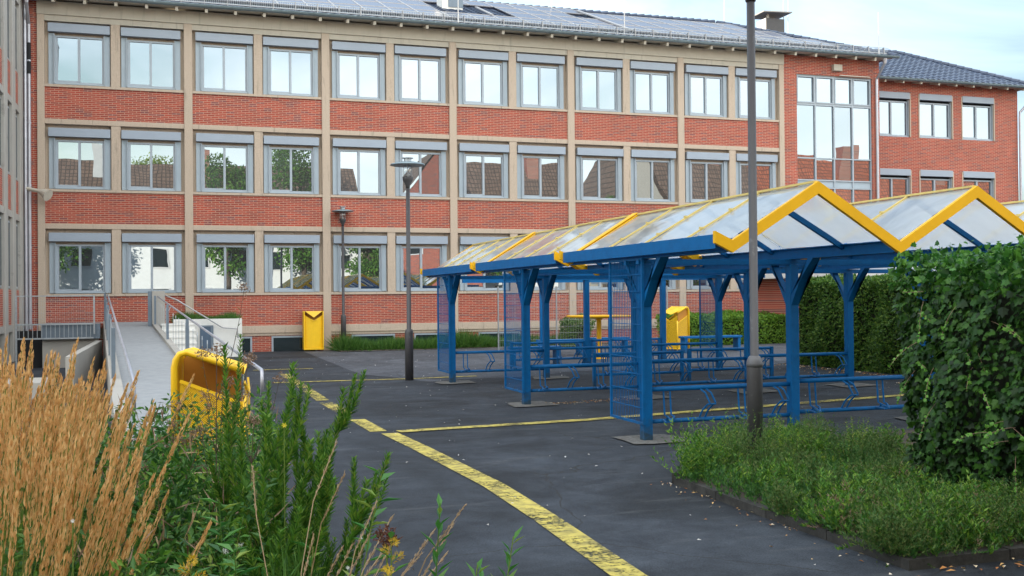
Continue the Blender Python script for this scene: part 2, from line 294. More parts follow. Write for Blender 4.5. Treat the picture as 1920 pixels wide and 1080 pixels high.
def clear():
    m, nt, p = newmat('clear_lamp_cylinder'); out = nt.nodes['Material Output']
    t = node(nt, 'ShaderNodeBsdfTransparent'); t.inputs[0].default_value = (.92, .93, .94, 1); gl = node(nt, 'ShaderNodeBsdfGlossy', Roughness=.05); ms = node(nt, 'ShaderNodeMixShader'); ms.inputs[0].default_value = .22
    nt.links.new(t.outputs[0], ms.inputs[1]); nt.links.new(gl.outputs[0], ms.inputs[2]); nt.links.new(ms.outputs[0], out.inputs[0]); return m
MT['clear'] = clear()
# foliage
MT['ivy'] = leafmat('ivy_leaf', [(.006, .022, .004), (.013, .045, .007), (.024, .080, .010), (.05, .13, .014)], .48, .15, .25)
MT['ivy_young'] = leafmat('young_ivy_leaf', [(.06, .2, .03), (.11, .3, .035), (.16, .38, .05)], .45, .35)
MT['ivy_top'] = leafmat('lit_ivy_top_leaf', [(.014, .065, .014), (.03, .12, .018), (.06, .19, .025), (.11, .27, .035)], .42, .3, .4)  # paler greens put the light on the hedge top into the colour
MT['weed'] = leafmat('weed_leaf', [(.035, .11, .016), (.065, .19, .02), (.12, .27, .028), (.22, .33, .04)], .5, .35)
MT['weed_dark'] = leafmat('dark_weed_leaf', [(.02, .08, .018), (.04, .135, .022), (.075, .19, .028)], .5, .25)
MT['broad'] = leafmat('broad_leaf', [(.028, .13, .025), (.05, .20, .03), (.09, .26, .04), (.26, .33, .05)], .38, .35, .5)
MT['lime'] = leafmat('lime_leaf', [(.12, .26, .03), (.2, .34, .04), (.34, .38, .05)], .5, .4)
MT['reed'] = leafmat('reed_plume', [(.58, .31, .11), (.74, .46, .19), (.86, .60, .30)], .85, .35, .15)
MT['reed_stem'] = leafmat('reed_stem', [(.06, .16, .02), (.12, .22, .03), (.26, .26, .07)], .6, .2)
MT['dry'] = leafmat('dry_seedhead', [(.16, .09, .055), (.26, .17, .12), (.42, .31, .24)], .9, .25, .2)
MT['straw'] = leafmat('straw', [(.34, .22, .12), (.5, .36, .22), (.6, .48, .34)], .8, .25, .2)
MT['rust'] = leafmat('rust_leaf', [(.3, .08, .02), (.5, .16, .04)], .7, .3)
MT['gold'] = leafmat('goldenrod_flower', [(.55, .34, .02), (.75, .5, .03), (.6, .45, .08)], .7, .3)
MT['flower_white'] = leafmat('white_petal', [(.7, .7, .68), (.8, .8, .78)], .6, .3)
MT['flower_yellow'] = leafmat('yellow_petal', [(.8, .6, .02), (.85, .7, .05)], .6, .3)
MT['hedge'] = leafmat('hedge_leaf', [(.03, .09, .015), (.06, .15, .02), (.10, .21, .028), (.17, .27, .04)], .5, .35)
MT['hedge_bright'] = leafmat('bright_hedge_leaf', [(.07, .17, .02), (.12, .26, .025), (.2, .34, .035)], .5, .35)
MT['grass'] = leafmat('grass_blade', [(.03, .1, .014), (.055, .15, .02), (.1, .2, .03)], .55, .3)
MT['treeleaf'] = leafmat('tree_leaf', [(.035, .11, .015), (.08, .21, .02), (.17, .32, .035)], .5, .35)
MT['treelime'] = leafmat('light_tree_leaf', [(.14, .24, .02), (.25, .36, .03), (.4, .44, .05)], .5, .4)
MT['heath'] = leafmat('heath_sprig', [(.03, .09, .02), (.055, .14, .025), (.10, .18, .035), (.15, .16, .05)], .6, .25)
MT['litter'] = leafmat('leaf_litter', [(.22, .08, .03), (.45, .2, .06), (.6, .42, .18), (.7, .65, .58)], .8, 0)
MT['petal'] = leafmat('fallen_petal', [(.35, .33, .3), (.6, .58, .55), (.75, .73, .7)], .8, 0)

# ------------------------------------------------------------------ mesh builder
class MB:
    def __init__(s): s.v = []; s.f = []; s.n = 0; s.uv = None
    def add(s, V, F):
        V = np.asarray(V, float); b = s.n
        s.v.append(V); s.n += len(V)
        s.f.extend([tuple(int(i)+b for i in f) for f in F])
        return s
    def box(s, x0, x1, y0, y1, z0, z1):
        V = [(x0,y0,z0),(x1,y0,z0),(x1,y1,z0),(x0,y1,z0),(x0,y0,z1),(x1,y0,z1),(x1,y1,z1),(x0,y1,z1)]
        return s.add(V, [(0,3,2,1),(4,5,6,7),(0,1,5,4),(1,2,6,5),(2,3,7,6),(3,0,4,7)])
    def bar(s, a, b, w, h, up=(0,0,1)):
        """rectangular bar from a to b, w across, h along up"""
        a = Vector(a); b = Vector(b); d = (b-a).normalized(); u = Vector(up); sx = d.cross(u).normalized(); u2 = sx.cross(d).normalized()
        V = []
        for p in (a, b):
            for i, j in ((-1,-1),(1,-1),(1,1),(-1,1)): V.append(p + sx*(w/2*i) + u2*(h/2*j))
        return s.add(V, [(0,1,2,3),(7,6,5,4),(0,4,5,1),(1,5,6,2),(2,6,7,3),(3,7,4,0)])
    def tube(s, pts, r, n=8, cap=True):
        pts = [Vector(p) for p in pts]; k = len(pts)
        rs = r if isinstance(r, (list, tuple, np.ndarray)) else [r]*k
        V = []; F = []; pu = None
        for i, p in enumerate(pts):
            d = (pts[min(i+1, k-1)]-pts[max(i-1, 0)])
            if d.length < 1e-9: d = Vector((0,0,1))
            d.normalize()
            if pu is None:
                ref = Vector((0,0,1)) if abs(d.z) < .9 else Vector((1,0,0)); u = d.cross(ref).normalized()
            else:
                u = pu - d*pu.dot(d)
                u.normalize()
            pu = u; w = d.cross(u)
            for j in range(n):
                a = 2*PI*j/n; V.append(p + (u*math.cos(a)+w*math.sin(a))*rs[i])
        for i in range(k-1):
            for j in range(n):
                j2 = (j+1) % n; F.append((i*n+j, i*n+j2, (i+1)*n+j2, (i+1)*n+j))
        if cap: F.append(tuple(range(n-1, -1, -1))); F.append(tuple((k-1)*n+j for j in range(n)))
        return s.add(V, F)
    def lathe(s, prof, c, n=24):
        V = []; F = []; k = len(prof)
        for r, z in prof:
            for j in range(n):
                a = 2*PI*j/n; V.append((c[0]+r*math.cos(a), c[1]+r*math.sin(a), c[2]+z))
        for i in range(k-1):
            for j in range(n):
                j2 = (j+1) % n; F.append((i*n+j, i*n+j2, (i+1)*n+j2, (i+1)*n+j))
        F.append(tuple(range(n-1, -1, -1))); F.append(tuple((k-1)*n+j for j in range(n)))
        return s.add(V, F)
    def quad(s, *p): return s.add(p, [tuple(range(len(p)))])
    def prism(s, poly, y0, y1):
        """poly in (x,z), extruded along y"""
        k = len(poly); V = [(x, y0, z) for x, z in poly]+[(x, y1, z) for x, z in poly]
        return s.add(V, [tuple(range(k)), tuple(range(2*k-1, k-1, -1))]+[(i, i+k, (i+1) % k+k, (i+1) % k) for i in range(k)])
    def build(s, name, mat, parent=None, smooth=False, origin=None, bevel=0):
        me = bpy.data.meshes.new(name)
        V = np.concatenate(s.v) if s.v else np.zeros((0, 3))
        off = Vector((0, 0, 0))
        if parent is not None: off = parent.matrix_world_loc if hasattr(parent, 'matrix_world_loc') else wloc(parent)
        if origin is not None: o_loc = Vector(origin)-off; off = Vector(origin)
        else: o_loc = Vector((0, 0, 0))
        V = V - np.array(off)
        me.from_pydata(V.tolist(), [], s.f); me.update()
        if smooth: me.polygons.foreach_set('use_smooth', [True]*len(me.polygons))
        me.materials.append(MT[mat] if isinstance(mat, str) else mat)
        o = bpy.data.objects.new(name, me); COL.objects.link(o)
        if parent is not None: o.parent = parent
        o.location = o_loc
        if bevel:
            md = o.modifiers.new('bevel', 'BEVEL'); md.width = bevel; md.segments = 2; md.limit_method = 'ANGLE'
        return o
def wloc(o):
    v = Vector(o.location)
    while o.parent is not None: o = o.parent; v += Vector(o.location)
    return v
def tag(o, label=None, cat=None, group=None, kind=None):
    if label: o['label'] = label
    if cat: o['category'] = cat
    if group: o['group'] = group
    if kind: o['kind'] = kind
    return o
def thing(name, loc, label, cat, group=None):
    o = bpy.data.objects.new(name, None); o.empty_display_size = .2; COL.objects.link(o); o.location = loc
    return tag(o, label, cat, group)
def copy_thing(src, loc, label, group=None):
    r = src.copy(); COL.objects.link(r); r.location = loc; r['label'] = label
    if group: r['group'] = group
    for ch in list(src.children):
        c = ch.copy(); COL.objects.link(c); c.parent = r
        for g in list(ch.children):
            d = g.copy(); COL.objects.link(d); d.parent = c
    return r
def gz(x, y=0):
    if y > 30: return 0.0
    return .016*min(max(x-5.5, 0), 12)
def pol(bear, d, z=0):
    a = rad(bear); return Vector((math.sin(a)*d, math.cos(a)*d, z))

# leaves: P base points, D unit growth directions, N approx normals, L lengths, W widths
def leaves(mb, P, D, N, Ln, W, fold=.15, wide=.45):
    P = np.asarray(P, float); D = np.asarray(D, float); N = np.asarray(N, float)
    D = D/np.maximum(np.linalg.norm(D, axis=1, keepdims=True), 1e-9)
    S = np.cross(D, N); S = S/np.maximum(np.linalg.norm(S, axis=1, keepdims=True), 1e-9); Nn = np.cross(S, D)
    Ln = np.broadcast_to(np.asarray(Ln, float), (len(P),))[:, None]; W = np.broadcast_to(np.asarray(W, float), (len(P),))[:, None]
    a = P; m = P+D*Ln*wide; b = m+S*W/2+Nn*W*fold; c = m-S*W/2+Nn*W*fold; t = P+D*Ln - Nn*Ln*fold*.6
    k = len(P); V = np.stack([a, b, t, c], 1).reshape(-1, 3)
    base = mb.n; mb.v.append(V); mb.n += 4*k
    i = base+4*np.arange(k)
    F = np.concatenate([np.stack([i, i+1, i+2], 1), np.stack([i, i+2, i+3], 1)])
    mb.f.extend(map(tuple, F.tolist()))
def rdir(n, zbias=0.0):
    d = RNG.normal(size=(n, 3)); d[:, 2] += zbias; return d/np.linalg.norm(d, axis=1, keepdims=True)
IVY = np.array([(0, 0), (.22, .02), (.5, .2), (.36, .42), (.42, .62), (.18, .66), (0, 1.0), (-.18, .66), (-.42, .62), (-.36, .42), (-.5, .2), (-.22, .02)])
def ivy_leaves(mb, P, D, N, size):
    P = np.asarray(P, float); D = D/np.linalg.norm(D, axis=1, keepdims=True)
    S = np.cross(D, N); S /= np.linalg.norm(S, axis=1, keepdims=True); Nn = np.cross(S, D)
    k = len(P); q = IVY; size = np.broadcast_to(size, (k,))
    drop = -(np.abs(q[:, 0])**1.5)*.35
    V = P[:, None, :] + size[:, None, None]*(S[:, None, :]*q[None, :, 0, None] + D[:, None, :]*q[None, :, 1, None] + Nn[:, None, :]*drop[None, :, None])
    base = mb.n; m = len(q); mb.v.append(V.reshape(-1, 3)); mb.n += k*m
    idx = base+np.arange(k)*m
    for t in ((0, 1, 2, 3), (0, 3, 4, 5), (0, 5, 6, 7), (0, 7, 8, 9), (0, 9, 10, 11)):
        mb.f.extend(map(tuple, (idx[:, None]+np.array(t)[None, :]).tolist()))

# ================================================================== GROUND
def strip(pts, w, z, name, mat, seg=1):
    """flat marking following a polyline, w wide"""
    b = MB(); P = [Vector((p[0], p[1], 0)) for p in pts]; Lf = []; R = []
    for i, p in enumerate(P):
        d = (P[min(i+1, len(P)-1)]-P[max(i-1, 0)]).normalized(); s = Vector((d.y, -d.x, 0))
        Lf.append(p-s*w/2); R.append(p+s*w/2)
    V = []
    for a, c in zip(Lf, R):
        for q in (a, c): V.append((q.x, q.y, gz(q.x, 0 if q.y < 30 else q.y)+z))
    b.add(V, [(2*i, 2*i+1, 2*i+3, 2*i+2) for i in range(len(P)-1)])
    return tag(b.build(name, mat), kind='structure')
g = MB()
xs = [-400, -60, -20, -6, 0, 5.5] + [5.5+i*.75 for i in range(1, 17)] + [30, 60, 400]
ys = [-400, -60, -20, 0, 10, 20, 29.5, 30.2, 40, 60, 400]
V = [(x, y, gz(x, y)) for y in ys for x in xs]; nx = len(xs)
g.add(V, [(j*nx+i, j*nx+i+1, (j+1)*nx+i+1, (j+1)*nx+i) for j in range(len(ys)-1) for i in range(nx-1)])
tag(g.build('ground', 'asphalt'), kind='structure')
def poly(name, mat, pts, z, kind='structure'):
    # subdivided in x so that it follows the ground
    b = MB(); b.add([(x, y, gz(x, y)+z) for x, y in pts], [tuple(range(len(pts)))])
    return tag(b.build(name, mat), kind=kind)
b = MB()
def curve_y(x): return 22.3+.35*math.sin(x*.8)+.2*math.sin(x*2.3)
X = [4.2+i*.5 for i in range(36)]
b.add([(x, max(curve_y(x), 22.3+(5.2-x)*2.4 if x < 5.2 else 0), gz(x)+.004) for x in X]+[(x, 29.9, gz(x)+.004) for x in X], [(i, i+1, i+37, i+36) for i in range(35)])
b.add([(x, 29.9, gz(x)+.004) for x in X]+[(x, 36.6, .006) for x in X], [(i, i+1, i+37, i+36) for i in range(35)])
tag(b.build('pavement', 'asphalt_old'), kind='structure')
strip([(2.75, 3), (2.76, 6), (2.86, 8), (2.9, 9.6), (2.8, 12.3), (2.72, 13.75)], .225, .008, 'yellow_line', 'line')
strip([(2.62, 14.0), (2.58, 15.5)], .23, .008, 'yellow_line', 'line')
strip([(2.55, 16.4), (2.5, 18.2)], .23, .008, 'yellow_line', 'line_faint')
strip([(2.5, 18.6), (2.5, 21.2)], .23, .008, 'yellow_line', 'line_faint')
strip([(2.5, 21.4), (2.52, 25.6)], .23, .008, 'yellow_line', 'line_faint')
strip([(2.86, 13.85), (3.6, 13.95), (4.8, 14.05)]+[(4.8+i, 14.05+.085*i) for i in range(1, 9)], .22, .012, 'yellow_line', 'line')
strip([(2.0, 22.9), (3, 22.9), (5, 22.8), (6.5, 22.75)], .17, .012, 'yellow_line', 'line')
strip([(1.9, 27.2), (3.4, 27.2)], .15, .012, 'yellow_line', 'line')

# ================================================================== SCHOOL BUILDING
FY = 36.8
PX = [.5137+4.587*(k-1) for k in range(7)]
PX[0] = -4.03; PX[6] = 23.36
school = thing('school_building', (10, FY, 0), 'long three-storey school of red brick panels in a concrete frame with solar roof', 'school')
S = school
for k, x in enumerate(PX):
    w = .135 if 0 < k < 6 else .11
    MB().box(x-w, x+w, FY-.10, FY+.3, -.3, 11.07).build('concrete_pillar', 'conc', S, bevel=.012)
bays = [(PX[k]+(.135 if k else .11), PX[k+1]-(.135 if k < 5 else .11)) for k in range(6)]
def window_unit(xl, xr, z0, fl, parent=S, gf=False, y=FY, sides=True):
    """window: box across the top, side panels, sliding frame with two lights"""
    fx0, fx1 = (xl+.2, xr-.2) if sides else (xl+.04, xr-.04)
    fz0, fz1 = z0+.14, z0+1.70
    yf = y+.05
    fr = MB()
    fr.box(fx0, fx0+.055, yf, yf+.08, fz0, fz1); fr.box(fx1-.055, fx1, yf, yf+.08, fz0, fz1)
    fr.box(fx0+.055, fx1-.055, yf, yf+.08, fz0, fz0+.06); fr.box(fx0+.055, fx1-.055, yf, yf+.08, fz1-.06, fz1)
    xm = fx0+(fx1-fx0)*.485
    fr.box(xm-.03, xm+.045, yf-.012, yf+.075, fz0+.06, fz1-.06)
    fr.box(fx0+.055, xm-.03, yf+.01, yf+.07, fz0+.06, fz0+.10); fr.box(fx0+.055, fx0+.085, yf+.01, yf+.07, fz0+.10, fz1-.08)
    fr.box(fx0-.03, fx0-.003, yf-.07, yf+.02, fz0-.02, fz1+.05); fr.box(fx1+.003, fx1+.03, yf-.07, yf+.02, fz0-.02, fz1+.05)
    w = fr.build('window', 'frame', parent)
    gm = 'pane_gf' if gf else 'pane'
    t = random.uniform(-.0022, .0022); u = random.uniform(-.0025, .0025)
    p = MB()
    for (a, c, zo) in ((fx0+.055, xm-.03, .06), (xm+.045, fx1-.055, .06)):
        tt = t+random.uniform(-.0012, .0012)
        yy = yf+.05
        p.quad((a, yy, fz0+zo), (c, yy+tt*(c-a), fz0+zo), (c, yy+tt*(c-a)+u, fz1-.06), (a, yy+u, fz1-.06))
    p.build('pane', gm, w)
    if sides:
        MB().box(xl+.01, fx0-.031, yf+.0, yf+.06, fz0-.03, fz1+.06).build('side_panel', 'side', w)
        MB().box(fx1+.031, xr-.01, yf, yf+.06, fz0-.03, fz1+.06).build('side_panel', 'side', w)
    MB().box(xl+.005, xr-.005, y-.10, y+.07, z0+1.79, z0+2.07).build('shutter_box', 'box', w, bevel=.008)
    MB().box(fx0-.02, fx1+.02, y-.02, yf+.05, fz0-.035, fz0-.003).build('sill', 'side', w)
    return w
for f in range(3):
    zb = 1.94+3.4*f       # top of the brick panel
    for k, (a, c) in enumerate(bays):
        zbot = .90 if f == 0 else zb-1.035
        MB().box(a, c, FY-.03, FY+.25, zbot, zb).build('brick_panel', 'brick', S)
        MB().box(a, c, FY-.075, FY+.22, zb, zb+.085).build('concrete_sill', 'conc', S, bevel=.008)
        MB().box(a, c, FY+.135, FY+.3, zb+.085, zb+2.36).build('window_recess', 'conc', S)
        half = (c-a)/2
        xm = a+half-.0
        MB().box(xm-.145, xm+.145, FY-.055, FY+.134, zb+.085, zb+2.36 if f == 2 else zb+2.2).build('concrete_pier', 'conc', S, bevel=.01)
        if f < 2:
            MB().box(a, c, FY-.07, FY+.25, zb+2.2, zb+2.365).build('floor_beam', 'conc', S, bevel=.008)
        else:
            MB().box(a, c, FY-.065, FY+.22, zb+2.14, zb+2.33).build('lintel', 'cream', S)
        window_unit(a+.10, xm-.165, zb, f, gf=(f == 0))
        window_unit(xm+.165, c-.10, zb, f, gf=(f == 0))
# base
for k, (a, c) in enumerate(bays):
    MB().box(a, c, FY-.09, FY+.25, .64, .90).build('base_beam', 'conc', S, bevel=.01)
    MB().box(a, c, FY-.05, FY+.25, .55, .64).build('base_ledge', 'conc', S)
    MB().box(a, c, FY-.01, FY+.25, -.3, .55).build('brick_base', 'brick', S)
for a, c in ((1.62, 2.55), (3.2, 4.75), (5.95, 7.5), (8.2, 9.4), (10.6, 12.2)):
    w = MB().box(a, a+.06, FY-.03, FY+.0, .0, .53).box(c-.06, c, FY-.03, FY, .0, .53).box(a+.06, c-.06, FY-.03, FY, .47, .53).build('basement_window', 'frame', S)
    MB().box(a+.06, c-.06, FY-.018, FY-.012, .0, .47).build('pane', 'darkglass', w)
# cornice and eaves
MB().box(-4.14, 23.47, FY-.12, FY+.3, 11.07, 11.5).build('cornice', 'cream', S)
MB().box(-4.62, -4.14, FY-.02, FY+.3, -.5, 11.5).build('brick_corner', 'brick', S)
MB().box(23.47, 24.08, FY-.06, FY+.3, -.3, 11.5).build('brick_wall', 'brick', S)
MB().box(27.68, 28.05, FY-.06, FY+.3, -.3, 11.5).build('brick_wall', 'brick', S)
MB().box(24.08, 27.68, FY-.06, FY+.3, 10.75, 11.5).build('brick_wall', 'brick', S)
MB().box(24.08, 27.68, FY+.12, FY+.3, -.3, 2.6).build('brick_wall', 'brick', S)
MB().box(27.80, 28.05, FY+.3, FY+2.4, -.3, 11.5).build('brick_wall', 'brick_side', S)
# main inner wall and back so the block is solid
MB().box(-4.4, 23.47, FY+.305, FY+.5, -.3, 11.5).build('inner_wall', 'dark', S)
MB().box(-4.4, 28.0, FY+13.6, FY+13.9, -.3, 11.5).build('rear_wall', 'brick', S)
# stair window: 4 columns, rows
sw = MB(); cols = [24.09+.895*i for i in range(5)]; rows = [10.74, 9.56, 7.36, 6.46, 6.15, 5.0, 3.8, 2.65]
for x in cols: sw.box(x-.03, x+.03, FY-.0, FY+.1, 2.6, 10.75)
for i, z in enumerate(rows):
    h = .05 if i == 1 else .03
    for j in range(4): sw.box(cols[j]+.03, cols[j+1]-.03, FY+.003, FY+.095, z-h, z+h-.01)
for j in range(4):    # opening lights in the top row
    a, c = cols[j]+.03, cols[j+1]-.03
    sw.box(a, a+.045, FY-.02, FY+.07, 9.60, 10.70).box(c-.045, c, FY-.02, FY+.07, 9.60, 10.70).box(a+.045, c-.045, FY-.02, FY+.07, 9.60, 9.65).box(a+.045, c-.045, FY-.02, FY+.07, 10.65, 10.70)
swo = sw.build('stair_window', 'frame', S)
p = MB()
for j in range(4):
    for i in range(len(rows)-1):
        if i == 3: continue
        t = random.uniform(-.004, .004); u = random.uniform(-.004, .004)
        a, c = cols[j]+.03, cols[j+1]-.03
        p.quad((a, FY+.06, rows[i+1]+.03), (c, FY+.06+t, rows[i+1]+.03), (c, FY+.06+t+u, rows[i]-.03), (a, FY+.06+u, rows[i]-.03))
p.build('pane', 'pane', swo)
MB().box(24.12, 27.65, FY+.05, FY+.09, 6.18, 6.44).build('blind_panel', 'side', swo)
# rafter ends under the eaves
for i in range(34):
    x = -3.6+i*.94
    MB().bar((x, FY+.2, 11.62), (x, 36.12, 11.40), .09, .13).build('rafter_end', 'cream', S)
MB().add([(-4.6, FY+.3, 11.60), (28.3, FY+.3, 11.60), (28.3, 36.12, 11.49), (-4.6, 36.12, 11.49)], [(0, 1, 2, 3)]).build('soffit', 'cream', S)
# roof with wavy tiles
def tiled(x0, x1, y0, z0, y1, z1, hip=0, hipl=0, wave=.03, pitch=.3, course=.36):
    b = MB(); n = max(2, int((x1-x0)/pitch*5)); Ls = math.hypot(y1-y0, z1-z0); m = int(Ls/course)
    ny, nz = -(z1-z0)/Ls, (y1-y0)/Ls
    rows_ = []
    for j in range(m):
        for e, lift in ((0, .028), (1, .0)):
            t = (j+e*.999)/m; row = []
            for i in range(n+1):
                x = x0+(x1-x0)*i/n
                xr = x1-hip*t; xl = x0+hipl*t
                x_ = min(max(x, xl), xr)
                o = wave*abs(math.sin(PI*x/pitch))+lift
                row.append((x_, y0+(y1-y0)*t+ny*o, z0+(z1-z0)*t+nz*o))
            rows_.append(row)
    V = [v for r in rows_ for v in r]; F = []
    for j in range(len(rows_)-1):
        for i in range(n):
            q = (j*(n+1)+i, j*(n+1)+i+1, (j+1)*(n+1)+i+1, (j+1)*(n+1)+i)
            F.append(q)
    b.add(V, F); return b
roof = tiled(-4.7, 28.45, 36.15, 11.58, 43.5, 14.5, hip=4.2).build('roof', 'tile', S)
MB().add([(28.45, 36.15, 11.58), (28.45, 51, 11.58), (24.25, 43.5, 14.5), (-4.7, 43.5, 14.5), (-4.7, 51, 11.58)], [(0, 1, 2), (1, 4, 3, 2)]).build('rear_roof', 'tile', roof)
rd = MB()
for i in range(80):
    a = -4.7+i*.36
    if a < 24.1: rd.tube([(a, 43.5, 14.53), (a+.37, 43.5, 14.56)], [.09, .115], 8)
hp = [Vector((24.25, 43.5, 14.55)), Vector((28.45, 36.15, 11.62))]
for i in range(22):
    a = hp[0].lerp(hp[1], i/22); c = hp[0].lerp(hp[1], (i+1.05)/22); rd.tube([c, a], [.115, .09], 8)
rd.build('ridge_tiles', 'tile', roof)
# gutter: half-round
def gutter(x0, x1, y, z, parent, r=.085, slope=0):
    b = MB(); n = 8; V = []
    for x in (x0, x1):
        for j in range(n+1):
            a = PI+PI*j/n; V.append((x, y+r*math.cos(a), z+r*math.sin(a)))
        for j in range(n, -1, -1):
            a = PI+PI*j/n; V.append((x, y+(r-.012)*math.cos(a), z+(r-.012)*math.sin(a)))
    k = 2*(n+1); b.add(V, [(i, (i+1) % k, (i+1) % k+k, i+k) for i in range(k)]+[tuple(range(k-1, -1, -1)), tuple(range(k, 2*k))])
    b.tube([(x0, y-r, z), (x1, y-r, z)], .016, 6)
    for i in range(int((x1-x0)/.94)): b.box(x0+.4+i*.94, x0+.43+i*.94, y-r-.012, y-r+.01, z-.03, z+.02)
    return b.build('gutter', 'zinc', parent, smooth=False)
gutter(-4.7, 28.5, 36.06, 11.56, S)
# snow guard
sg = MB(); slope = (14.5-11.58)/(43.5-36.15)
for i in range(int(32.7/.062)):
    x = -4.4+i*.062; sg.box(x, x+.012, 36.42, 36.428, 11.77, 11.97)
sg.box(-4.4, 28.3, 36.41, 36.436, 11.97, 11.99).box(-4.4, 28.3, 36.41, 36.436, 11.75, 11.77)
sg.build('snow_guard', 'galv', S)
sb = MB(); sb.tube([(-4.4, 36.40, 11.73), (28.3, 36.40, 11.73)], .01, 5)
for i in range(44):
    x = -4.2+i*.75; sb.bar((x, 36.40, 12.0), (x, 36.40, 11.66), .03, .03, up=(0, 1, 0)); sb.bar((x, 36.43, 11.98), (x, 36.8, 11.86), .025, .02)
sb.build('snow_guard_bracket', 'alu', S)
# solar panels: blocks of portrait panels, columns x rows
def on_roof(x, t, lift=.12):
    Ls = math.hypot(7.35, 2.92); return (x, 36.15+7.35*t/Ls-2.92/Ls*lift, 11.58+2.92*t/Ls+7.35/Ls*lift)
def solar(x0, x1, t0, t1):
    o = MB(); V = [on_roof(x0, t0), on_roof(x1, t0), on_roof(x1, t1), on_roof(x0, t1)]; V2 = [on_roof(x0, t0, .08), on_roof(x1, t0, .08), on_roof(x1, t1, .08), on_roof(x0, t1, .08)]
    o.add(V+V2, [(0, 1, 2, 3), (0, 4, 5, 1), (1, 5, 6, 2), (2, 6, 7, 3), (3, 7, 4, 0)])
    so = o.build('solar_panel', 'solar', S)
    f = MB(); e = .03
    for (a, c) in (((x0, t0), (x0, t1)), ((x1, t0), (x1, t1)), ((x0, t0), (x1, t0)), ((x0, t1), (x1, t1))):
        f.bar(on_roof(a[0], a[1], .125), on_roof(c[0], c[1], .125), e if a[0] == c[0] else .015, .02)
    f.build('panel_frame', 'alu', so)
for i in range(17):
    x = -.6+i*1.03
    for j in range(4):
        t0 = 1.0+j*1.68
        if 9.3 < x < 11.9 and j in (1, 2): continue
        if x > 15.0 and j in (2,): continue
        solar(x+.015, x+1.015, t0+.015, t0+1.655)
for i in range(9):
    x = 17.1+i*1.03
    for j in range(3):
        t0 = 1.0+j*1.9
        if x+1.03 > 28.0-(t0+1.9)*4.2/7.9: continue
        solar(x+.015, x+1.015, t0+.015, t0+1.87)
for a, t in (((17.05), 0),):
    MB().bar(on_roof(16.9, .9, .16), on_roof(16.9, 7.0, .16), .14, .05).build('panel_edge_rail', 'alu', S)
MB().bar(on_roof(11.75, 2.6, .16), on_roof(11.75, 5.0, .16), .12, .04).build('panel_edge_rail', 'alu', S)
# chimney, roof hatch stack
ch = MB().box(10.3, 11.15, 40.6, 41.5, 13.0, 14.5).build('chimney', 'white', S)
MB().box(10.55, 11.16, 40.575, 40.6, 13.45, 14.5).build('chimney_shade_sheet', 'galv_dark', ch)  # blue-grey sheet paints the front of the white chimney as shaded
MB().box(10.2, 11.25, 40.5, 41.6, 14.5, 14.58).build('chimney_cap', 'galv', ch)
ch = MB().box(26.75, 27.75, 43.3, 44.1, 14.0, 14.90).build('chimney', 'anth', S)
MB().add([(26.45, 43.0, 15.10), (28.0, 43.0, 15.16), (28.0, 44.4, 15.16), (26.45, 44.4, 15.10), (26.45, 43.0, 15.15), (28.0, 43.0, 15.21), (28.0, 44.4, 15.21), (26.45, 44.4, 15.15)], [(0, 3, 2, 1), (4, 5, 6, 7), (0, 1, 5, 4), (1, 2, 6, 5), (2, 3, 7, 6), (3, 0, 4, 7)]).box(26.85, 26.95, 43.35, 43.45, 14.9, 15.13).box(27.55, 27.65, 43.95, 44.05, 14.9, 15.15).build('chimney_cap', 'conc_grey', ch)
for x, y, z0, z1 in ((9.8, 36.3, 11.6, 14.2), (16.4, 36.5, 11.7, 13.9), (27.72, 36.3, 11.6, 13.4), (5.4, 43.3, 14.5, 16), (16.0, 43.4, 14.5, 15.7), (24.6, 43.4, 14.5, 15.9), (27.9, 43.6, 14.2, 16.2), (28.15, 43.6, 14.2, 16.2)):
    MB().tube([(x, y, z0), (x, y, z1)], [.022, .012], 6).build('lightning_rod', 'trim', S)
# downpipes
def downpipe(x, y, ztop, zbot, yg, parent=S):
    b = MB().tube([(x, yg, ztop), (x, yg, ztop-.18), (x, y, ztop-.75), (x, y, zbot)], .055, 10)
    b.lathe([(.1, 0), (.06, -.2)][::-1], (x, yg, ztop), 10)
    for i in range(int((ztop-zbot)/2.0)): b.lathe([(.066, 0), (.066, .05)], (x, y, zbot+.6+i*2.0), 10)
    return b.build('downpipe', 'pipe', parent, smooth=False)
downpipe(-4.37, FY-.13, 11.45, .9, 36.1); downpipe(27.85, FY-.16, 11.45, .1, 36.1)
MB().lathe([(.062, 0), (.062, 1.0)], (-4.37, FY-.13, 9.1), 10).build('pipe_sleeve', 'dark', S)
# horn loudspeaker
hl = MB(); hl.tube([(-4.5, FY-.15, 5.42), (-4.05, FY-.35, 5.32)], [.06, .06], 10); hl.tube([(-4.1, FY-.33, 5.33), (-3.95, FY-.42, 5.27), (-3.78, FY-.52, 5.17)], [.06, .11, .2], 14)
hl.build('horn_loudspeaker', 'cream', S)
fl = MB().box(25.75, 26.15, FY-.22, FY-.06, 10.95, 11.2).build('floodlight', 'cream', S)
MB().box(26.05, 27.5, FY-.2, FY-.16, 10.75, 10.79).build('wall_bracket', 'cream', S)

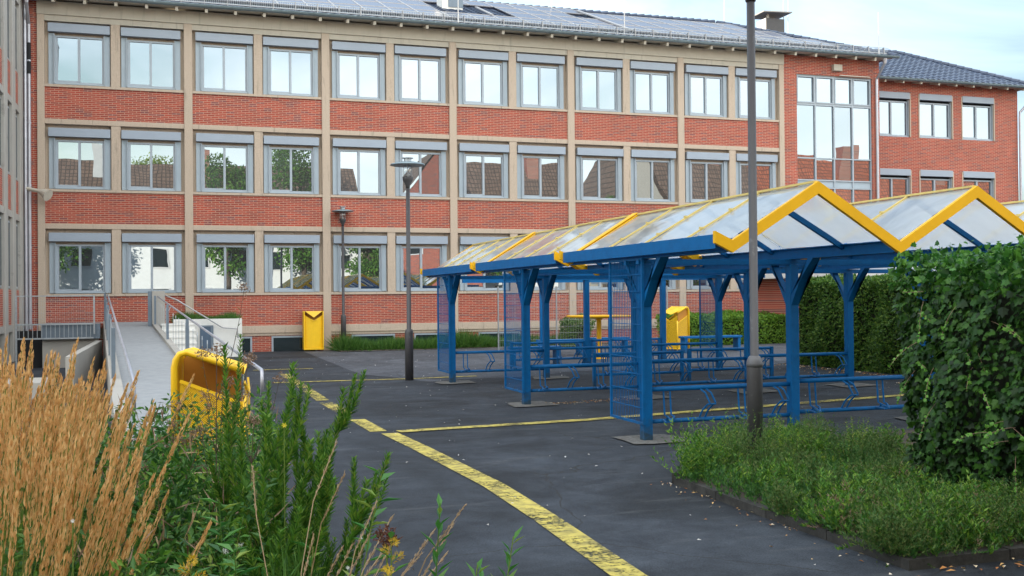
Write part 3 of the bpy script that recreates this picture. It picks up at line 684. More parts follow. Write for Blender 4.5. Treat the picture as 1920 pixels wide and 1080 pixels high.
# ------------------------------------------------------------------ wing
WY = 38.7
wing = thing('school_wing', (33, WY, 0), 'lower red brick wing beyond the glazed stairwell under a dark hipped tile roof', 'school wing')
wins = [(29.3, 31.18), (31.6, 33.46), (33.93, 35.78)]
def wall_with_holes(x0, x1, z0, z1, y, th, holes, parent, mat='brick'):
    # horizontal bands around holes (holes share z ranges per floor)
    zs = sorted(set([z0, z1]+[h[2] for h in holes]+[h[3] for h in holes])); b = MB()
    for a, c in zip(zs, zs[1:]):
        hs = sorted([h for h in holes if h[2] <= a+1e-6 and h[3] >= c-1e-6]); x = x0
        for h in hs: b.box(x, h[0], y, y+th, a, c); x = h[1]
        b.box(x, x1, y, y+th, a, c)
    return b.build('brick_wall', mat, parent)
holes = []
for f in range(3):
    for a, c in wins: holes.append((a, c, 8.73-3.4*f, 10.66-3.4*f))
wall_with_holes(28.05, 37.1, -.3, 11.2, WY, .3, holes, wing)
MB().box(36.8, 37.1, WY+.3, WY+10, -.3, 11.2).build('side_wall', 'brick_side', wing)
for f in range(3):
    for a, c in wins:
        z = 8.73-3.4*f
        fr = MB().box(a, c, WY+.02, WY+.2, z-.06, z).box(a, a+.05, WY-.025, WY+.2, z, z+1.93).box(c-.05, c, WY-.025, WY+.2, z, z+1.93).box(a+.05, c-.05, WY-.025, WY+.2, z+1.88, z+1.93).build('window_surround', 'conc', wing)
        window_unit(a+.05, c-.05, z-.1, f, wing, y=WY+.06, sides=False)
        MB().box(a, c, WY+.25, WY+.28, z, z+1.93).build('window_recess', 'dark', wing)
wr = tiled(28.0, 37.6, 38.15, 11.2, 43.4, 13.7, hip=3.4, hipl=0, wave=.04).build('roof', 'tile', wing)
MB().add([(37.6, 38.15, 11.2), (37.6, 48.6, 11.2), (34.2, 43.4, 13.7), (28.0, 43.4, 13.7), (28.0, 48.6, 11.2)], [(0, 1, 2), (1, 4, 3, 2)]).build('rear_roof', 'tile', wr)
rd = MB()
hp = [Vector((34.2, 43.4, 13.75)), Vector((37.6, 38.15, 11.25))]
for i in range(18):
    a = hp[0].lerp(hp[1], i/18); c = hp[0].lerp(hp[1], (i+1.05)/18); rd.tube([c, a], [.12, .095], 8)
for i in range(17): rd.tube([(28.0+i*.36, 43.4, 13.73), (28.38+i*.36, 43.4, 13.76)], [.095, .12], 8)
rd.build('ridge_tiles', 'tile', wr)
gutter(28.2, 37.65, 38.06, 11.17, wing)
for i in range(10): MB().bar((28.5+i*.94, WY+.05, 11.2), (28.5+i*.94, 38.12, 11.04), .08, .11).build('rafter_end', 'cream', wing)
MB().add([(28.05, WY+.3, 11.21), (37.6, WY+.3, 11.21), (37.6, 38.12, 11.12), (28.05, 38.12, 11.12)], [(0, 1, 2, 3)]).build('soffit', 'cream', wing)
MB().tube([(37.9, 38.3, 11.0), (37.15, WY-.1, 10.1), (37.12, WY-.12, 9.8), (37.12, WY-.12, .1)], .055, 10).build('downpipe', 'pipe', wing)

# ------------------------------------------------------------------ building at the left edge, its side to the yard
AX = -4.62
annex = thing('classroom_block', (AX, 28, 0), 'building cut by the left edge with upright grey concrete ribs', 'building')
MB().box(AX-32, AX-.05, 26.2, 36.7, -1, 12.5).build('wall', 'conc_grey', annex)  # stretched far left out of view to keep the low sun off the yard
MB().box(AX-32, AX-.4, 36.7, 50, -1, 12.5).build('wall', 'brick', annex)  # unseen rear block, added to shade the yard as well
MB().add([(AX-32, 26, 12.5), (AX+.1, 26, 12.5), (AX-.3, 38, 15.2), (AX-32, 38, 15.2), (AX-32, 50, 12.5), (AX-.3, 50, 12.5)], [(0, 1, 2, 3), (3, 2, 5, 4), (1, 5, 2)]).build('roof', 'tile', annex)
for y in np.arange(26.5, 36.8, 1.62):
    MB().box(AX-.049, AX+.09, y-.3, y+.3, -1, 12.5).build('concrete_rib', 'conc_grey', annex, bevel=.02)
    if y > 22:
        for f in range(4):
            z = 1.1+3.4*f
            MB().box(AX-.048, AX+.02, y+.302, y+1.418, z, z+1.05).build('brick_panel', 'brick_side', annex)
            MB().box(AX-.048, AX+.06, y+.302, y+1.418, z-.2, z-.002).build('concrete_sill', 'conc_grey', annex)
            w = MB().box(AX-.048, AX-.02, y+.302, y+1.418, z+1.1, z+3.1).build('window', 'frame', annex)
            MB().box(AX-.019, AX-.01, y+.36, y+1.36, z+1.16, z+3.04).build('pane', 'pane', w)
MB().tube([(AX+.14, 36.62, 12.4), (AX+.14, 36.62, .0)], .055, 10).build('downpipe', 'pipe', annex)

# ================================================================== BIKE SHELTER
X0, XM = 5.57, 2.10                       # first gutter line, gable width
ROWX = [X0+XM*i for i in range(4)]
FR = [11.86, 16.5, 21.35]                 # post frames
SEC = [(9.70, 14.34), (14.50, 18.98), (19.14, 23.4)]
ZV, ZA = 2.42, 3.0                        # glazing height at valley and ridge
shelter = thing('bike_shelter', (X0, 9.7, 0), 'blue steel bicycle shelter with Y-shaped posts and yellow zigzag glazed roof', 'bike shelter')
H_ = shelter
for i, x in enumerate(ROWX):
    for y in FR:
        zb = gz(x)
        p = MB().box(x-.062, x+.062, y-.062, y+.062, zb, 2.19).build('post', 'blue', H_, bevel=.008)
        MB().add([(x-.055, y-.063, 1.80), (x+.055, y-.063, 1.80), (x+.055, y-.063, 1.66), (x-.055, y-.063, 1.66),
                  (x-.055, y-.56, 2.26), (x+.055, y-.56, 2.26), (x+.055, y-.44, 2.26), (x-.055, y-.44, 2.26)],
                 [(0, 1, 2, 3), (7, 6, 5, 4), (0, 4, 5, 1), (1, 5, 6, 2), (2, 6, 7, 3), (3, 7, 4, 0)]).build('arm', 'blue', p)
        MB().add([(x-.055, y+.063, 1.80), (x+.055, y+.063, 1.80), (x+.055, y+.063, 1.66), (x-.055, y+.063, 1.66),
                  (x-.055, y+.56, 2.26), (x+.055, y+.56, 2.26), (x+.055, y+.44, 2.26), (x-.055, y+.44, 2.26)],
                 [(0, 3, 2, 1), (7, 4, 5, 6), (0, 1, 5, 4), (1, 2, 6, 5), (2, 3, 7, 6), (3, 0, 4, 7)]).build('arm', 'blue', p)
    for a, c in SEC:
        # channel section beam under each gutter
        b = MB()
        if i == 0:
            b.box(x-.17, x-.16, a+.07, c-.07, 2.29, 2.44).box(x-.159, x-.10, a+.07, c-.07, 2.29, 2.30).box(x-.159, x-.10, a+.07, c-.07, 2.43, 2.44)
            b.build('eaves_channel', 'blue', H_)
            b = MB()
        b.box(x-.006, x+.006, a+.06, c-.06, 2.27, 2.385).box(x-.055, x+.055, a+.06, c-.06, 2.258, 2.269).box(x-.055, x+.055, a+.06, c-.06, 2.386, 2.397)
        b.build('valley_beam', 'blue', H_)
for y in FR:
    MB().box(X0-.1, ROWX[3]+1.2, y-.04, y+.04, 2.195, 2.255).build('tie_beam', 'blue', H_)
    MB().box(X0-.1, ROWX[3]+1.2, y+.35, y+.41, 2.19, 2.255).build('tie_beam', 'blue', H_)
def zig(y0, y1):
    """yellow zigzag end frame; outline in x,z"""
    top = [(X0-.21, 2.445), (X0-.02, 2.36+.02)]; bot = [(X0-.21, 2.36), (X0-.02, 2.25)]
    top = [(X0-.205, 2.47), (X0, 2.375)]; bot = [(X0-.205, 2.345), (X0, 2.245)]
    for i in range(3):
        xa = X0+XM*(i+.5); xv = X0+XM*(i+1)
        top += [(xa, 3.02), (xv, 2.375)]; bot += [(xa, 2.885), (xv, 2.245)]
    xa = X0+XM*3.5; top += [(xa, 3.02)]; bot += [(xa, 2.885)]
    n = len(top); V = []
    for y in (y0, y1):
        V += [(x, y, z) for x, z in top]+[(x, y, z) for x, z in bot]
    F = []
    for i in range(n-1):
        F += [(i, n+i, n+i+1, i+1), (2*n+i, 2*n+i+1, 3*n+i+1, 3*n+i), (i, i+1, 2*n+i+1, 2*n+i), (n+i, 3*n+i, 3*n+i+1, n+i+1)]
    F += [(0, 2*n, 3*n, n), (n-1, 2*n-1, 4*n-1, 3*n-1)]
    return MB().add(V, F)
for k, (a, c) in enumerate(SEC):
    zig(a, a+.055).build('zigzag_fascia', 'yellow', H_)
    zig(c-.055, c).build('zigzag_fascia', 'yellow', H_)
for a, c in ((14.341, 14.499), (18.981, 19.139)):
    b = MB()
    for i in range(4):
        xa = X0+XM*(i+.5); xv = X0+XM*i
        b.add([(xv, a, 2.39), (xa, a, 3.035), (xa, c, 3.035), (xv, c, 2.39), (xv, a, 2.40), (xa, a, 3.05), (xa, c, 3.05), (xv, c, 2.40)], [(0, 1, 2, 3), (4, 7, 6, 5), (0, 4, 5, 1), (3, 2, 6, 7), (0, 3, 7, 4), (1, 5, 6, 2)])
        if i < 3:
            xw = X0+XM*(i+1)
            b.add([(xa, a, 3.035), (xw, a, 2.39), (xw, c, 2.39), (xa, c, 3.035), (xa, a, 3.05), (xw, a, 2.40), (xw, c, 2.40), (xa, c, 3.05)], [(0, 1, 2, 3), (4, 7, 6, 5), (0, 4, 5, 1), (3, 2, 6, 7)])
    b.build('joint_cover', 'yellow', H_)
# glazing
for (a, c) in SEC:
    a += .055; c -= .055; n = 4
    for i in range(4):
        xv = X0+XM*i; xa = xv+XM/2
        for side in (0, 1):
            if i == 3 and side: continue
            x_lo = xv if side == 0 else xv+XM
            for j in range(n):
                ya = a+(c-a)*j/n+.012; yb = a+(c-a)*(j+1)/n-.012
                lo, hi = 2.405, 3.0; e = .03 if side == 0 else -.03
                p = MB(); m = 5; V = []
                for q in range(m+1):
                    t = q/m; bulge = .006*math.sin(PI*t)+random.uniform(-.0015, .0015)
                    for yy in (ya, (ya+yb)/2, yb):
                        V.append((x_lo+e+(xa-x_lo-e)*t, yy, lo+(hi-lo)*t+bulge+random.uniform(-.001, .001)))
                F = []
                for q in range(m):
                    for r in range(2): F.append((q*3+r, q*3+r+1, q*3+r+4, q*3+r+3))
                p.add(V, F).build('roof_pane', 'acrylic', H_, smooth=True)
for (a, c) in SEC:
    a += .055; c -= .055
    b = MB()
    for i in range(4):
        xv = X0+XM*i; xa = xv+XM/2
        for side in (0, 1):
            if i == 3 and side: continue
            x_lo = xv if side == 0 else xv+XM
            for j in range(1, 4):
                y = a+(c-a)*j/4
                b.bar((x_lo, y, 2.415), (xa, y, 3.012), .024, .022, up=(0, 0, 1))
                for t in (.25, .62): b.box(x_lo+(xa-x_lo)*t-.015, x_lo+(xa-x_lo)*t+.015, y-.02, y+.02, 2.42+.6*t, 2.445+.6*t)
        b.bar((xa, a, 3.02), (xa, c, 3.02), .05, .022)
    b.build('glazing_bars', 'rail_y', H_)
    for i in range(4):
        xv = X0+XM*i; xa = xv+XM/2
        for side in (0, 1):
            if i == 3 and side: continue
            x_lo = xv if side == 0 else xv+XM
            for y in (a+1.0, a+2.55, c-.8):
                MB().bar((x_lo, y, 2.36), (xa, y, 2.945), .045, .06).build('rafter', 'blue', H_)
# wire mesh side panels on the first and third post line
def mesh_panel(x, y0, y1, z0, z1, name='mesh_panel', parent=H_, mat='blue', dy=.05, dz=.2, fr=.03):
    f = MB()
    f.box(x-fr/2, x+fr/2, y1-fr, y1, z0, z1).box(x-fr/2, x+fr/2, y0, y0+fr*.7, z0, z1).box(x-fr/2, x+fr/2, y0+fr*.7, y1-fr, z0, z0+fr).box(x-fr/2, x+fr/2, y0+fr*.7, y1-fr, z1-fr, z1)
    o = f.build(name, mat, parent)
    w = MB(); n = int((y1-y0)/dy)
    for i in range(1, n):
        y = y0+(y1-y0)*i/n; w.box(x-.003, x+.003, y-.003, y+.003, z0+fr, z1-fr)
    m = int((z1-z0)/dz)
    for i in range(1, m):
        z = z0+(z1-z0)*i/m; w.box(x-.009, x-.0031, y0+fr, y1-fr, z-.004, z+.004); w.box(x+.0031, x+.009, y0+fr, y1-fr, z-.004, z+.004)
    w.build('wire_mesh', mat, o)
    return o
for y in FR:
    mesh_panel(X0-.075, y-.1, y+.92, .21, 2.27)
for x, y in ((ROWX[3]+.08, 21.4),): mesh_panel(x, y, y+1.0, .3, 2.25)
# rear frame: straight posts and a box beam
for x in (9.75, 11.84): MB().box(x-.06, x+.06, 24.1, 24.22, gz(x), 2.2).build('rear_post', 'blue', H_)
MB().box(7.6, 13.2, 24.09, 24.23, 2.2, 2.36).build('rear_beam', 'blue', H_)
for x in (9.9, 12.0): MB().box(x-.04, x+.04, 27.9, 27.98, gz(x), 2.2).build('rear_post', 'blue', H_)
MB().box(7.6, 13.2, 27.88, 28.0, 2.2, 2.34).build('rear_beam', 'blue', H_)
# cobbled pads at the post feet
pn = 0
for i, x in enumerate(ROWX):
    for y in FR:
        r = random.Random(i*7+int(y)); pts = []
        rot = r.uniform(-.15, .15)
        for (ux, uy) in ((-1, -1), (-.3, -1.05), (.5, -.95), (1.1, -1), (1.15, .1), (1, 1), (.2, 1.08), (-.9, .95), (-1.05, .1)):
            ux += r.uniform(-.12, .12); uy += r.uniform(-.12, .12); q = .36
            pts.append((x+.06+q*(ux*math.cos(rot)-uy*math.sin(rot)), y+.02+q*(ux*math.sin(rot)+uy*math.cos(rot))))
        poly('cobbled_pad', 'pad', pts, .016)

# ---- bike racks between the posts
def rack(x0, x1, y, z, label):
    t = thing('bike_rack', (x0, y, z), label, 'bike rack', 'blue bike racks under the shelter')
    for h, r, nm in ((.62, .03, 'top_rail'), (.22, .028, 'bottom_rail')):
        MB().tube([(x0+.063, y, z+h), (x1-.063, y, z+h)], r, 12).build(nm, 'blue', t, smooth=True)
    L_ = x1-x0; n = 4
    for i in range(n):
        x = x0+L_*(i+.5)/n+.02
        b = MB(); r = .0115
        if i % 2 == 1:      # high holder, leaning loops
            for s in (-.04, .04):
                b.tube([(x+s-.03, y, z+.61), (x+s+.0, y-.10, z+.56), (x+s+.04, y-.14, z+.44), (x+s*.8+.05, y-.12, z+.42)], r, 6)
                b.tube([(x+s+.02, y-.13, z+.42), (x+s-.02, y-.06, z+.34), (x+s-.04, y, z+.23)], r, 6)
            b.tube([(x-.02, y-.135, z+.42), (x+.09, y-.135, z+.42)], r, 6)
        else:               # low holder, loop reaching out near the ground
            for s in (-.045, .045):
                b.tube([(x+s, y, z+.61), (x+s, y-.03, z+.30), (x+s+.03, y-.06, z+.275)], r, 6)
                b.tube([(x+s+.03, y-.06, z+.275), (x+s+.03, y-.01, z+.23)], r, 6)
            b.tube([(x-.015, y-.06, z+.275), (x-.10, y-.34, z+.25), (x-.16, y-.42, z+.26), (x-.20, y-.38, z+.25), (x-.06, y-.02, z+.235)], r, 6)
            b.tube([(x-.16, y-.42, z+.26), (x+.075, y-.06, z+.275)], r, 6)
        b.build('wheel_holder', 'blue', t)
    return t
names = {0: 'front', 1: 'middle', 2: 'rear'}
for fi, y in enumerate(FR):
    for i in range(3):
        x0, x1 = ROWX[i], ROWX[i+1]; z = gz((x0+x1)/2)
        pos = ['left', 'middle', 'right'][i]
        rack(x0, x1, y, z, ['blue bike rack in the %s bay of the %s post row' % (pos, {0: 'nearest', 1: 'second', 2: 'farthest'}[fi])][0])
for (x0, x1, y, lb) in ((7.75, 9.7, 18.9, 'blue bike rack standing free behind the second post row, left one'), (9.8, 11.75, 18.9, 'blue bike rack standing free behind the second post row, right one'),
                    (7.75, 9.7, 24.15, 'blue bike rack by the straight rear posts, left one'), (9.8, 11.75, 24.15, 'blue bike rack by the straight rear posts, right one')):
    t = rack(x0, x1, y, gz(x0+1), lb)
    for x in (x0+.03, x1-.03): MB().box(x-.03, x+.03, y-.03, y+.03, gz(x), gz(x0+1)+.65).build('leg', 'blue', t)

# ---- standing table, benches
tb = thing('standing_table', (11.1, 26.6, .09), 'tall round yellow standing table on a single yellow column behind the shelter', 'table')
MB().lathe([(.02, 1.10), (.12, 1.10), (.86, 1.135), (.89, 1.16), (.89, 1.185), (.0, 1.19)], (11.1, 26.6, .09), 40).build('tabletop', 'yellow', tb, smooth=False)
MB().lathe([(.2, 0), (.2, .02), (.07, .03), (.065, 1.06), (.12, 1.1)], (11.1, 26.6, .09), 20).build('column', 'yellow', tb, smooth=False)
def bench(x, y, w, label, rot=0):
    z = gz(x)
    t = thing('bench', (x, y, z), label, 'bench', 'blue steel benches behind the shelter')
    MB().box(x, x+w, y-.17, y+.17, z+.43, z+.49).build('seat', 'blue', t, bevel=.006)
    for xx in (x+.05, x+w-.13): MB().box(xx, xx+.08, y-.15, y+.15, z, z+.43).build('leg', 'blue', t)
bench(9.95, 28.4, 1.35, 'blue bench left of the yellow standing table')
bench(11.6, 28.5, 1.2, 'blue bench right behind the yellow standing table')
bench(8.1, 25.3, 1.35, 'blue bench just left of the straight shelter post')
bench(13.9, 27.2, 1.9, 'blue bench in front of the upright yellow bin')

# ================================================================== LAMPS
def lamp(x, y, z, label, grp='anthracite lamp posts in the yard'):
    t = thing('street_lamp', (x, y, z), label, 'street lamp', grp)
    c = (x, y, z)
    MB().lathe([(.092, 0), (.092, 1.05), (.078, 1.11), (.05, 1.12), (.044, 4.2)], c, 20).build('pole', 'anth', t, smooth=False)
    hd = MB().lathe([(.044, 4.2), (.05, 4.26), (.10, 4.36), (.115, 4.40), (.115, 4.45), (.02, 4.455)], c, 24).build('lamp_cup', 'anth', t)
    MB().lathe([(.1, 4.455), (.1, 4.74)], c, 24).build('glass_cylinder', 'clear', t, smooth=True)
    r = MB()
    for k in range(6):
        a = 2*PI*k/6+.3; r.tube([(x+.105*math.cos(a), y+.105*math.sin(a), z+4.45), (x+.105*math.cos(a), y+.105*math.sin(a), z+4.75)], .006, 5)
    r.build('cage_rods', 'alu', t)
    b = MB().lathe([(.03, 4.455), (.035, 4.5), (.02, 4.53), (.01, 4.54)], c, 12).build('bulb', 'trim', t)
    MB().lathe([(.06, 4.70), (.36, 4.70), (.385, 4.705), (.37, 4.73), (.2, 4.77), (.09, 4.785), (.02, 4.785)], c, 40).build('lamp_shade', 'zinc', t)
    MB().lathe([(.08, 4.785), (.08, 4.85), (.125, 4.855), (.125, 4.87), (.02, 4.875)], c, 24).build('cap', 'galv', t)
    return t
l1 = lamp(4.9, 22.5, 0, 'dark lamp post standing on the asphalt, its shade before the middle windows')
copy_thing(l1, (5.62, 37.0-.55, .12), 'farther lamp post close to the brick wall right of the yellow bin', 'anthracite lamp posts in the yard')
big = thing('street_lamp', (5.6, 9.35, .05), 'nearest thick dark lamp post rising out of the plant bed beside the shelter', 'street lamp')
c = (5.6, 9.35, 0)
MB().lathe([(.080, 0), (.080, 1.10), (.075, 1.13), (.056, 1.17), (.043, 1.18), (.041, 4.8)], c, 28).build('pole', 'anth', big, smooth=False)
MB().lathe([(.082, 1.07), (.082, 1.105), (.077, 1.135), (.058, 1.175), (.044, 1.185)], c, 28).build('collar', 'collar', big)
MB().lathe([(.050, 4.78), (.055, 4.80), (.055, 4.95), (.115, 5.05), (.115, 5.1), (.02, 5.11)], c, 24).build('lamp_cup', 'anth', big)
MB().lathe([(.1, 5.11), (.1, 5.4)], c, 24).build('glass_cylinder', 'clear', big)
MB().lathe([(.06, 5.40), (.40, 5.40), (.42, 5.41), (.2, 5.48), (.02, 5.49)], c, 40).build('lamp_shade', 'zinc', big)
for o in (l1, big):
    for ch in o.children:
        if ch.name.split('.')[0] in ('pole', 'glass_cylinder', 'lamp_cup', 'collar'):
            ch.data.polygons.foreach_set('use_smooth', [len(p.vertices) == 4 for p in ch.data.polygons])

# ================================================================== BINS
def lbin(x, y, z, rot, label, w=.62, d=.5, h=1.34):
    """yellow bin: square frame of bent tube, hood panel sloping to the front, perforated sides"""
    t = thing('litter_bin', (x, y, z), label, 'litter bin', 'yellow litter bins')
    t.rotation_euler = (0, 0, 0)
    R_ = Matrix.Rotation(rot, 3, 'Z')
    def W(p): v = R_ @ Vector(p); return (x+v.x, y+v.y, z+v.z)
    def mb_box(b, x0, x1, y0, y1, z0, z1):
        V = [(x0,y0,z0),(x1,y0,z0),(x1,y1,z0),(x0,y1,z0),(x0,y0,z1),(x1,y0,z1),(x1,y1,z1),(x0,y1,z1)]
        b.add([W(v) for v in V], [(0,3,2,1),(4,5,6,7),(0,1,5,4),(1,2,6,5),(2,3,7,6),(3,0,4,7)])
    # local: front = -y. side frames are tubes: up the back, round bend, sloping forward-down
    for s in (-1, 1):
        xx = s*(w/2-.025)
        pts = [W((xx, d/2, .03)), W((xx, d/2, h-.16)), W((xx, d/2-.015, h-.09)), W((xx, d/2-.05, h-.035)), W((xx, d/2-.11, h-.02)), W((xx, -d/2+.02, h-.19))]
        MB().tube(pts, .03, 12).build('side_tube', 'yellow_bin', t, smooth=True)
        pts = [W((xx, -d/2, .03)), W((xx, -d/2, h-.42))]
        MB().tube(pts, .018, 10).build('front_tube', 'yellow_bin', t, smooth=True)
    # hood sheet between the side tubes (top), sloping and with folded centre
    b = MB(); x1 = w/2-.05
    V = [W((-x1, d/2-.1, h)), W((x1, d/2-.1, h)), W((x1, -d/2, h-.16)), W((0, -d/2+.02, h-.24)), W((-x1, -d/2, h-.16))]
    V += [W((-x1, d/2-.1, h-.008)), W((x1, d/2-.1, h-.008)), W((x1, -d/2, h-.168)), W((0, -d/2+.02, h-.248)), W((-x1, -d/2, h-.168))]
    b.add(V, [(0, 1, 2, 3, 4), (9, 8, 7, 6, 5), (0, 4, 9, 5), (4, 3, 8, 9), (3, 2, 7, 8), (2, 1, 6, 7), (1, 0, 5, 6)]); b.build('hood', 'yellow_bin', t)
    b = MB(); mb_box(b, -x1, x1, d/2-.02, d/2-.01, .06, h-.06); b.build('back_panel', 'yellow_bin', t)
    b = MB(); xx = w/2-.06; e_ = .006
    V = [(xx, d/2-.03, .3), (xx, -d/2+.06, .3), (xx, -d/2+.06, h-.2), (xx, d/2-.11, h-.05), (xx, d/2-.03, h-.1)]
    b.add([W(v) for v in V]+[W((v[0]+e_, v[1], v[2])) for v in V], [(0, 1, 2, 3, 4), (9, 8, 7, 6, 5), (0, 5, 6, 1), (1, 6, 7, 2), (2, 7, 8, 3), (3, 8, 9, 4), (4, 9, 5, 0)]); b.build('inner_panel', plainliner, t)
    # perforated sides and front with sloping rim
    def sheet(p0, p1, zt0, zt1, nm):
        b = MB(); a = [W((p0[0], p0[1], .08)), W((p1[0], p1[1], .08)), W((p1[0], p1[1], zt1)), W((p0[0], p0[1], zt0))]
        b.add(a, [(0, 1, 2, 3)]); o = b.build(nm, 'perf', t)
        uv = o.data.uv_layers.new(name='UVMap'); Ld = math.hypot(p1[0]-p0[0], p1[1]-p0[1])
        for l, q in zip(o.data.loops, [(0, .08), (Ld, .08), (Ld, zt1), (0, zt0)]): uv.data[l.index].uv = q
        r = MB().bar(W((p0[0], p0[1], zt0)), W((p1[0], p1[1], zt1)), .02, .03); r.build('rim', 'yellow_bin', o)
        r = MB().bar(W((p0[0], p0[1], .08)), W((p1[0], p1[1], .08)), .02, .03); r.build('rim', 'yellow_bin', o)
    zs, zf = h-.28, h-.50
    for s in (-1, 1): sheet((s*(w/2-.03), d/2-.05), (s*(w/2-.03), -d/2+.02), zs, zf, 'perforated_side')
    sheet((-w/2+.03, -d/2), (0, -d/2-.03), h-.3, h-.45, 'perforated_front'); sheet((0, -d/2-.03), (w/2-.03, -d/2), h-.45, h-.3, 'perforated_front')
    b = MB(); mb_box(b, -x1+.06, x1-.06, -d/2+.06, d/2-.06, .1, h-.45); b.build('inner_liner', plain('shaded_liner', (.14, .07, .01), .7), t)  # brown holds the darkness inside the bin seen through the holes
    return t
plainliner = plain('shaded_yellow_liner', (.48, .2, .015), .6, var=.08)  # orange stands for the yellow sheet in shade under the hood
def flatbin(x, y, z, label, w=.64, d=.4, h=1.35):
    t = thing('litter_bin', (x, y, z), label, 'litter bin', 'yellow litter bins')
    # curved front body between two side cheeks, inverted triangular lid
    for s in (-1, 1):
        MB().box(x+s*w/2-.02, x+s*w/2+.02, y-d/2, y+d/2, z+.04, z+h).build('side_cheek', 'yellow_bin', t, bevel=.008)
    V = []; n = 10
    for k in range(n+1):
        a = PI*(.12+.76*k/n); px = x-math.cos(a)/math.cos(PI*.12)*(w/2-.02); py = y-d/2+.12-math.sin(a)*.10; V.append((px, py))
    b = MB(); VV = []
    for px, py in V:
        tz = z+h-.12-.22*(1-abs(px-x)/(w/2)); VV += [(px, py, z+.08), (px, py, tz)]
    b.add(VV, [(2*i, 2*i+2, 2*i+3, 2*i+1) for i in range(n)]); b.build('curved_front', 'yellow_bin', t)
    b = MB(); e = w/2-.021
    b.add([(x-e, y-d/2-.0, z+h), (x+e, y-d/2, z+h), (x, y-d/2-.05, z+h-.22), (x-e, y+d/2-.02, z+h-.01), (x+e, y+d/2-.02, z+h-.01)], [(0, 2, 1), (0, 1, 4, 3)]); b.build('lid', 'yellow_bin', t)
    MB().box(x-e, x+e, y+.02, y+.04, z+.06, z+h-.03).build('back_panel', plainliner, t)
    MB().box(x-w/2-.015, x+w/2+.015, y-d/2-.02, y+d/2, z+.03, z+.075).build('base_plate', 'yellow_bin', t)
    MB().tube([(x-.12, y-d/2-.02, z+h-.28), (x, y-d/2-.035, z+h-.33), (x+.12, y-d/2-.02, z+h-.28)], .012, 6).build('catch', 'yellow_bin', t)
    return t
flatbin(4.56, 36.35, .03, 'yellow litter bin against the brick wall, facing the yard')
lbin(.34, 10.2, .0, rad(82), 'yellow perforated litter bin among the weeds at the left', w=.5, d=.62)
lbin(14.45, 28.6, .13, rad(-70), 'yellow litter bin seen side-on behind the blue shelter posts')

# ================================================================== RAMP, STEPS AND RETAINING WALLS AT THE LEFT
def rl(y): return -1.94+.066*(35.5-y)
def rz(y): return max(.0, 1.08-.043*(35.5-y))
b = MB(); ysr = [12.5+i for i in range(24)]
b.add([(rl(y)+o, y, rz(y)+.012) for y in ysr for o in (0, 1.2)], [(2*i, 2*i+1, 2*i+3, 2*i+2) for i in range(len(ysr)-1)])
b.add([(-1.95, 35.5, 1.092), (-.3, 35.5, 1.092), (-.3, FY-.12, 1.092), (-3.9, FY-.12, 1.092), (-3.9, 35.5, 1.092)], [(0, 1, 2, 3, 4)])
tag(b.build('ramp', 'paver'), kind='structure')
b = MB()
for y0, y1 in zip(ysr, ysr[1:]):
    for o0, o1 in ((-.18, 0), (1.2, 1.34)):
        V = []
        for y in (y0, y1):
            for o in (o0, o1):
                for z in (-.3, rz(y)+.09): V.append((rl(y)+o, y, z))
        b.add(V, [(0, 2, 3, 1), (4, 5, 7, 6), (0, 1, 5, 4), (2, 6, 7, 3), (1, 3, 7, 5)])
b.build('ramp_walls', 'conc_grey')
tag(bpy.data.objects['ramp_walls'], kind='structure')
# left railing: posts, sheet infill, handrail with turned-down end
def railing(off, ys_, label, post='galv_dark', infill='galv', end_y=11.4, hh=.92, sheet=True):
    t = thing('ramp_railing', (rl(ys_[0])+off, ys_[0], rz(ys_[0])), label, 'railing', 'galvanised railings along the ramp')
    for y in ys_:
        MB().box(rl(y)+off-.03, rl(y)+off+.03, y-.06, y+.06, rz(y)-.05, rz(y)+.95).build('post', post, t)
    if sheet:
        for a, c in zip(ys_, ys_[1:]):
            n = int(abs(c-a)/.15)
            for i in range(n):
                y = a+(c-a)*(i+.5)/n
            b = MB()
            for i in range(1, n):
                y = a+(c-a)*i/n; b.box(rl(y)+off-.004, rl(y)+off+.004, y-.025, y+.025, rz(y)+.10, rz(y)+.85)
            for h in (.10, .85): b.bar((rl(a)+off, a, rz(a)+h), (rl(c)+off, c, rz(c)+h), .012, .03)
            b.build('infill', infill, t)
    ye = ys_[-1]; pts = []
    for y in np.linspace(ys_[0], end_y, 10): pts.append((rl(y)+off+.08, y, rz(y)+hh))
    pts.append((rl(end_y)+off+.08, end_y-.06, rz(end_y)+hh-.04)); pts.append((rl(end_y)+off+.08, end_y-.08, rz(end_y)+hh-.28))
    MB().tube(pts, .021, 10).build('handrail', 'pipe', t, smooth=True)
    for y in ys_[:-1]: MB().tube([(rl(y)+off+.03, y-.2, rz(y)+.8), (rl(y)+off+.08, y-.2, rz(y)+.9)], .008, 6).build('bracket', 'pipe', t)
    return t
railing(-.12, [35.3, 31.5, 27.6, 23.5, 19.2], 'steel railing along the left edge of the ramp with a turned-down handrail')
rr_ = railing(1.27, [33.3, 27.5, 21.5], 'steel railing between the ramp and the white steps', end_y=12.2, sheet=False)
for i in range(22):
    y = 33.0-i*.92
    if min(abs(y-q) for q in (33.3, 27.5, 21.5)) < .2: continue
    x = rl(y)+1.34; z = rz(y)
    MB().add([(x-.006, y-.05, z-.1), (x+.006, y-.05, z-.1), (x+.006, y+.05, z-.1), (x-.006, y+.05, z-.1), (x-.006, y-.02, z+.72), (x+.006, y-.02, z+.72), (x+.006, y+.02, z+.78), (x-.006, y+.02, z+.78)],
             [(0, 3, 2, 1), (4, 5, 6, 7), (0, 1, 5, 4), (1, 2, 6, 5), (2, 3, 7, 6), (3, 0, 4, 7)]).build('baluster', 'galv', rr_)
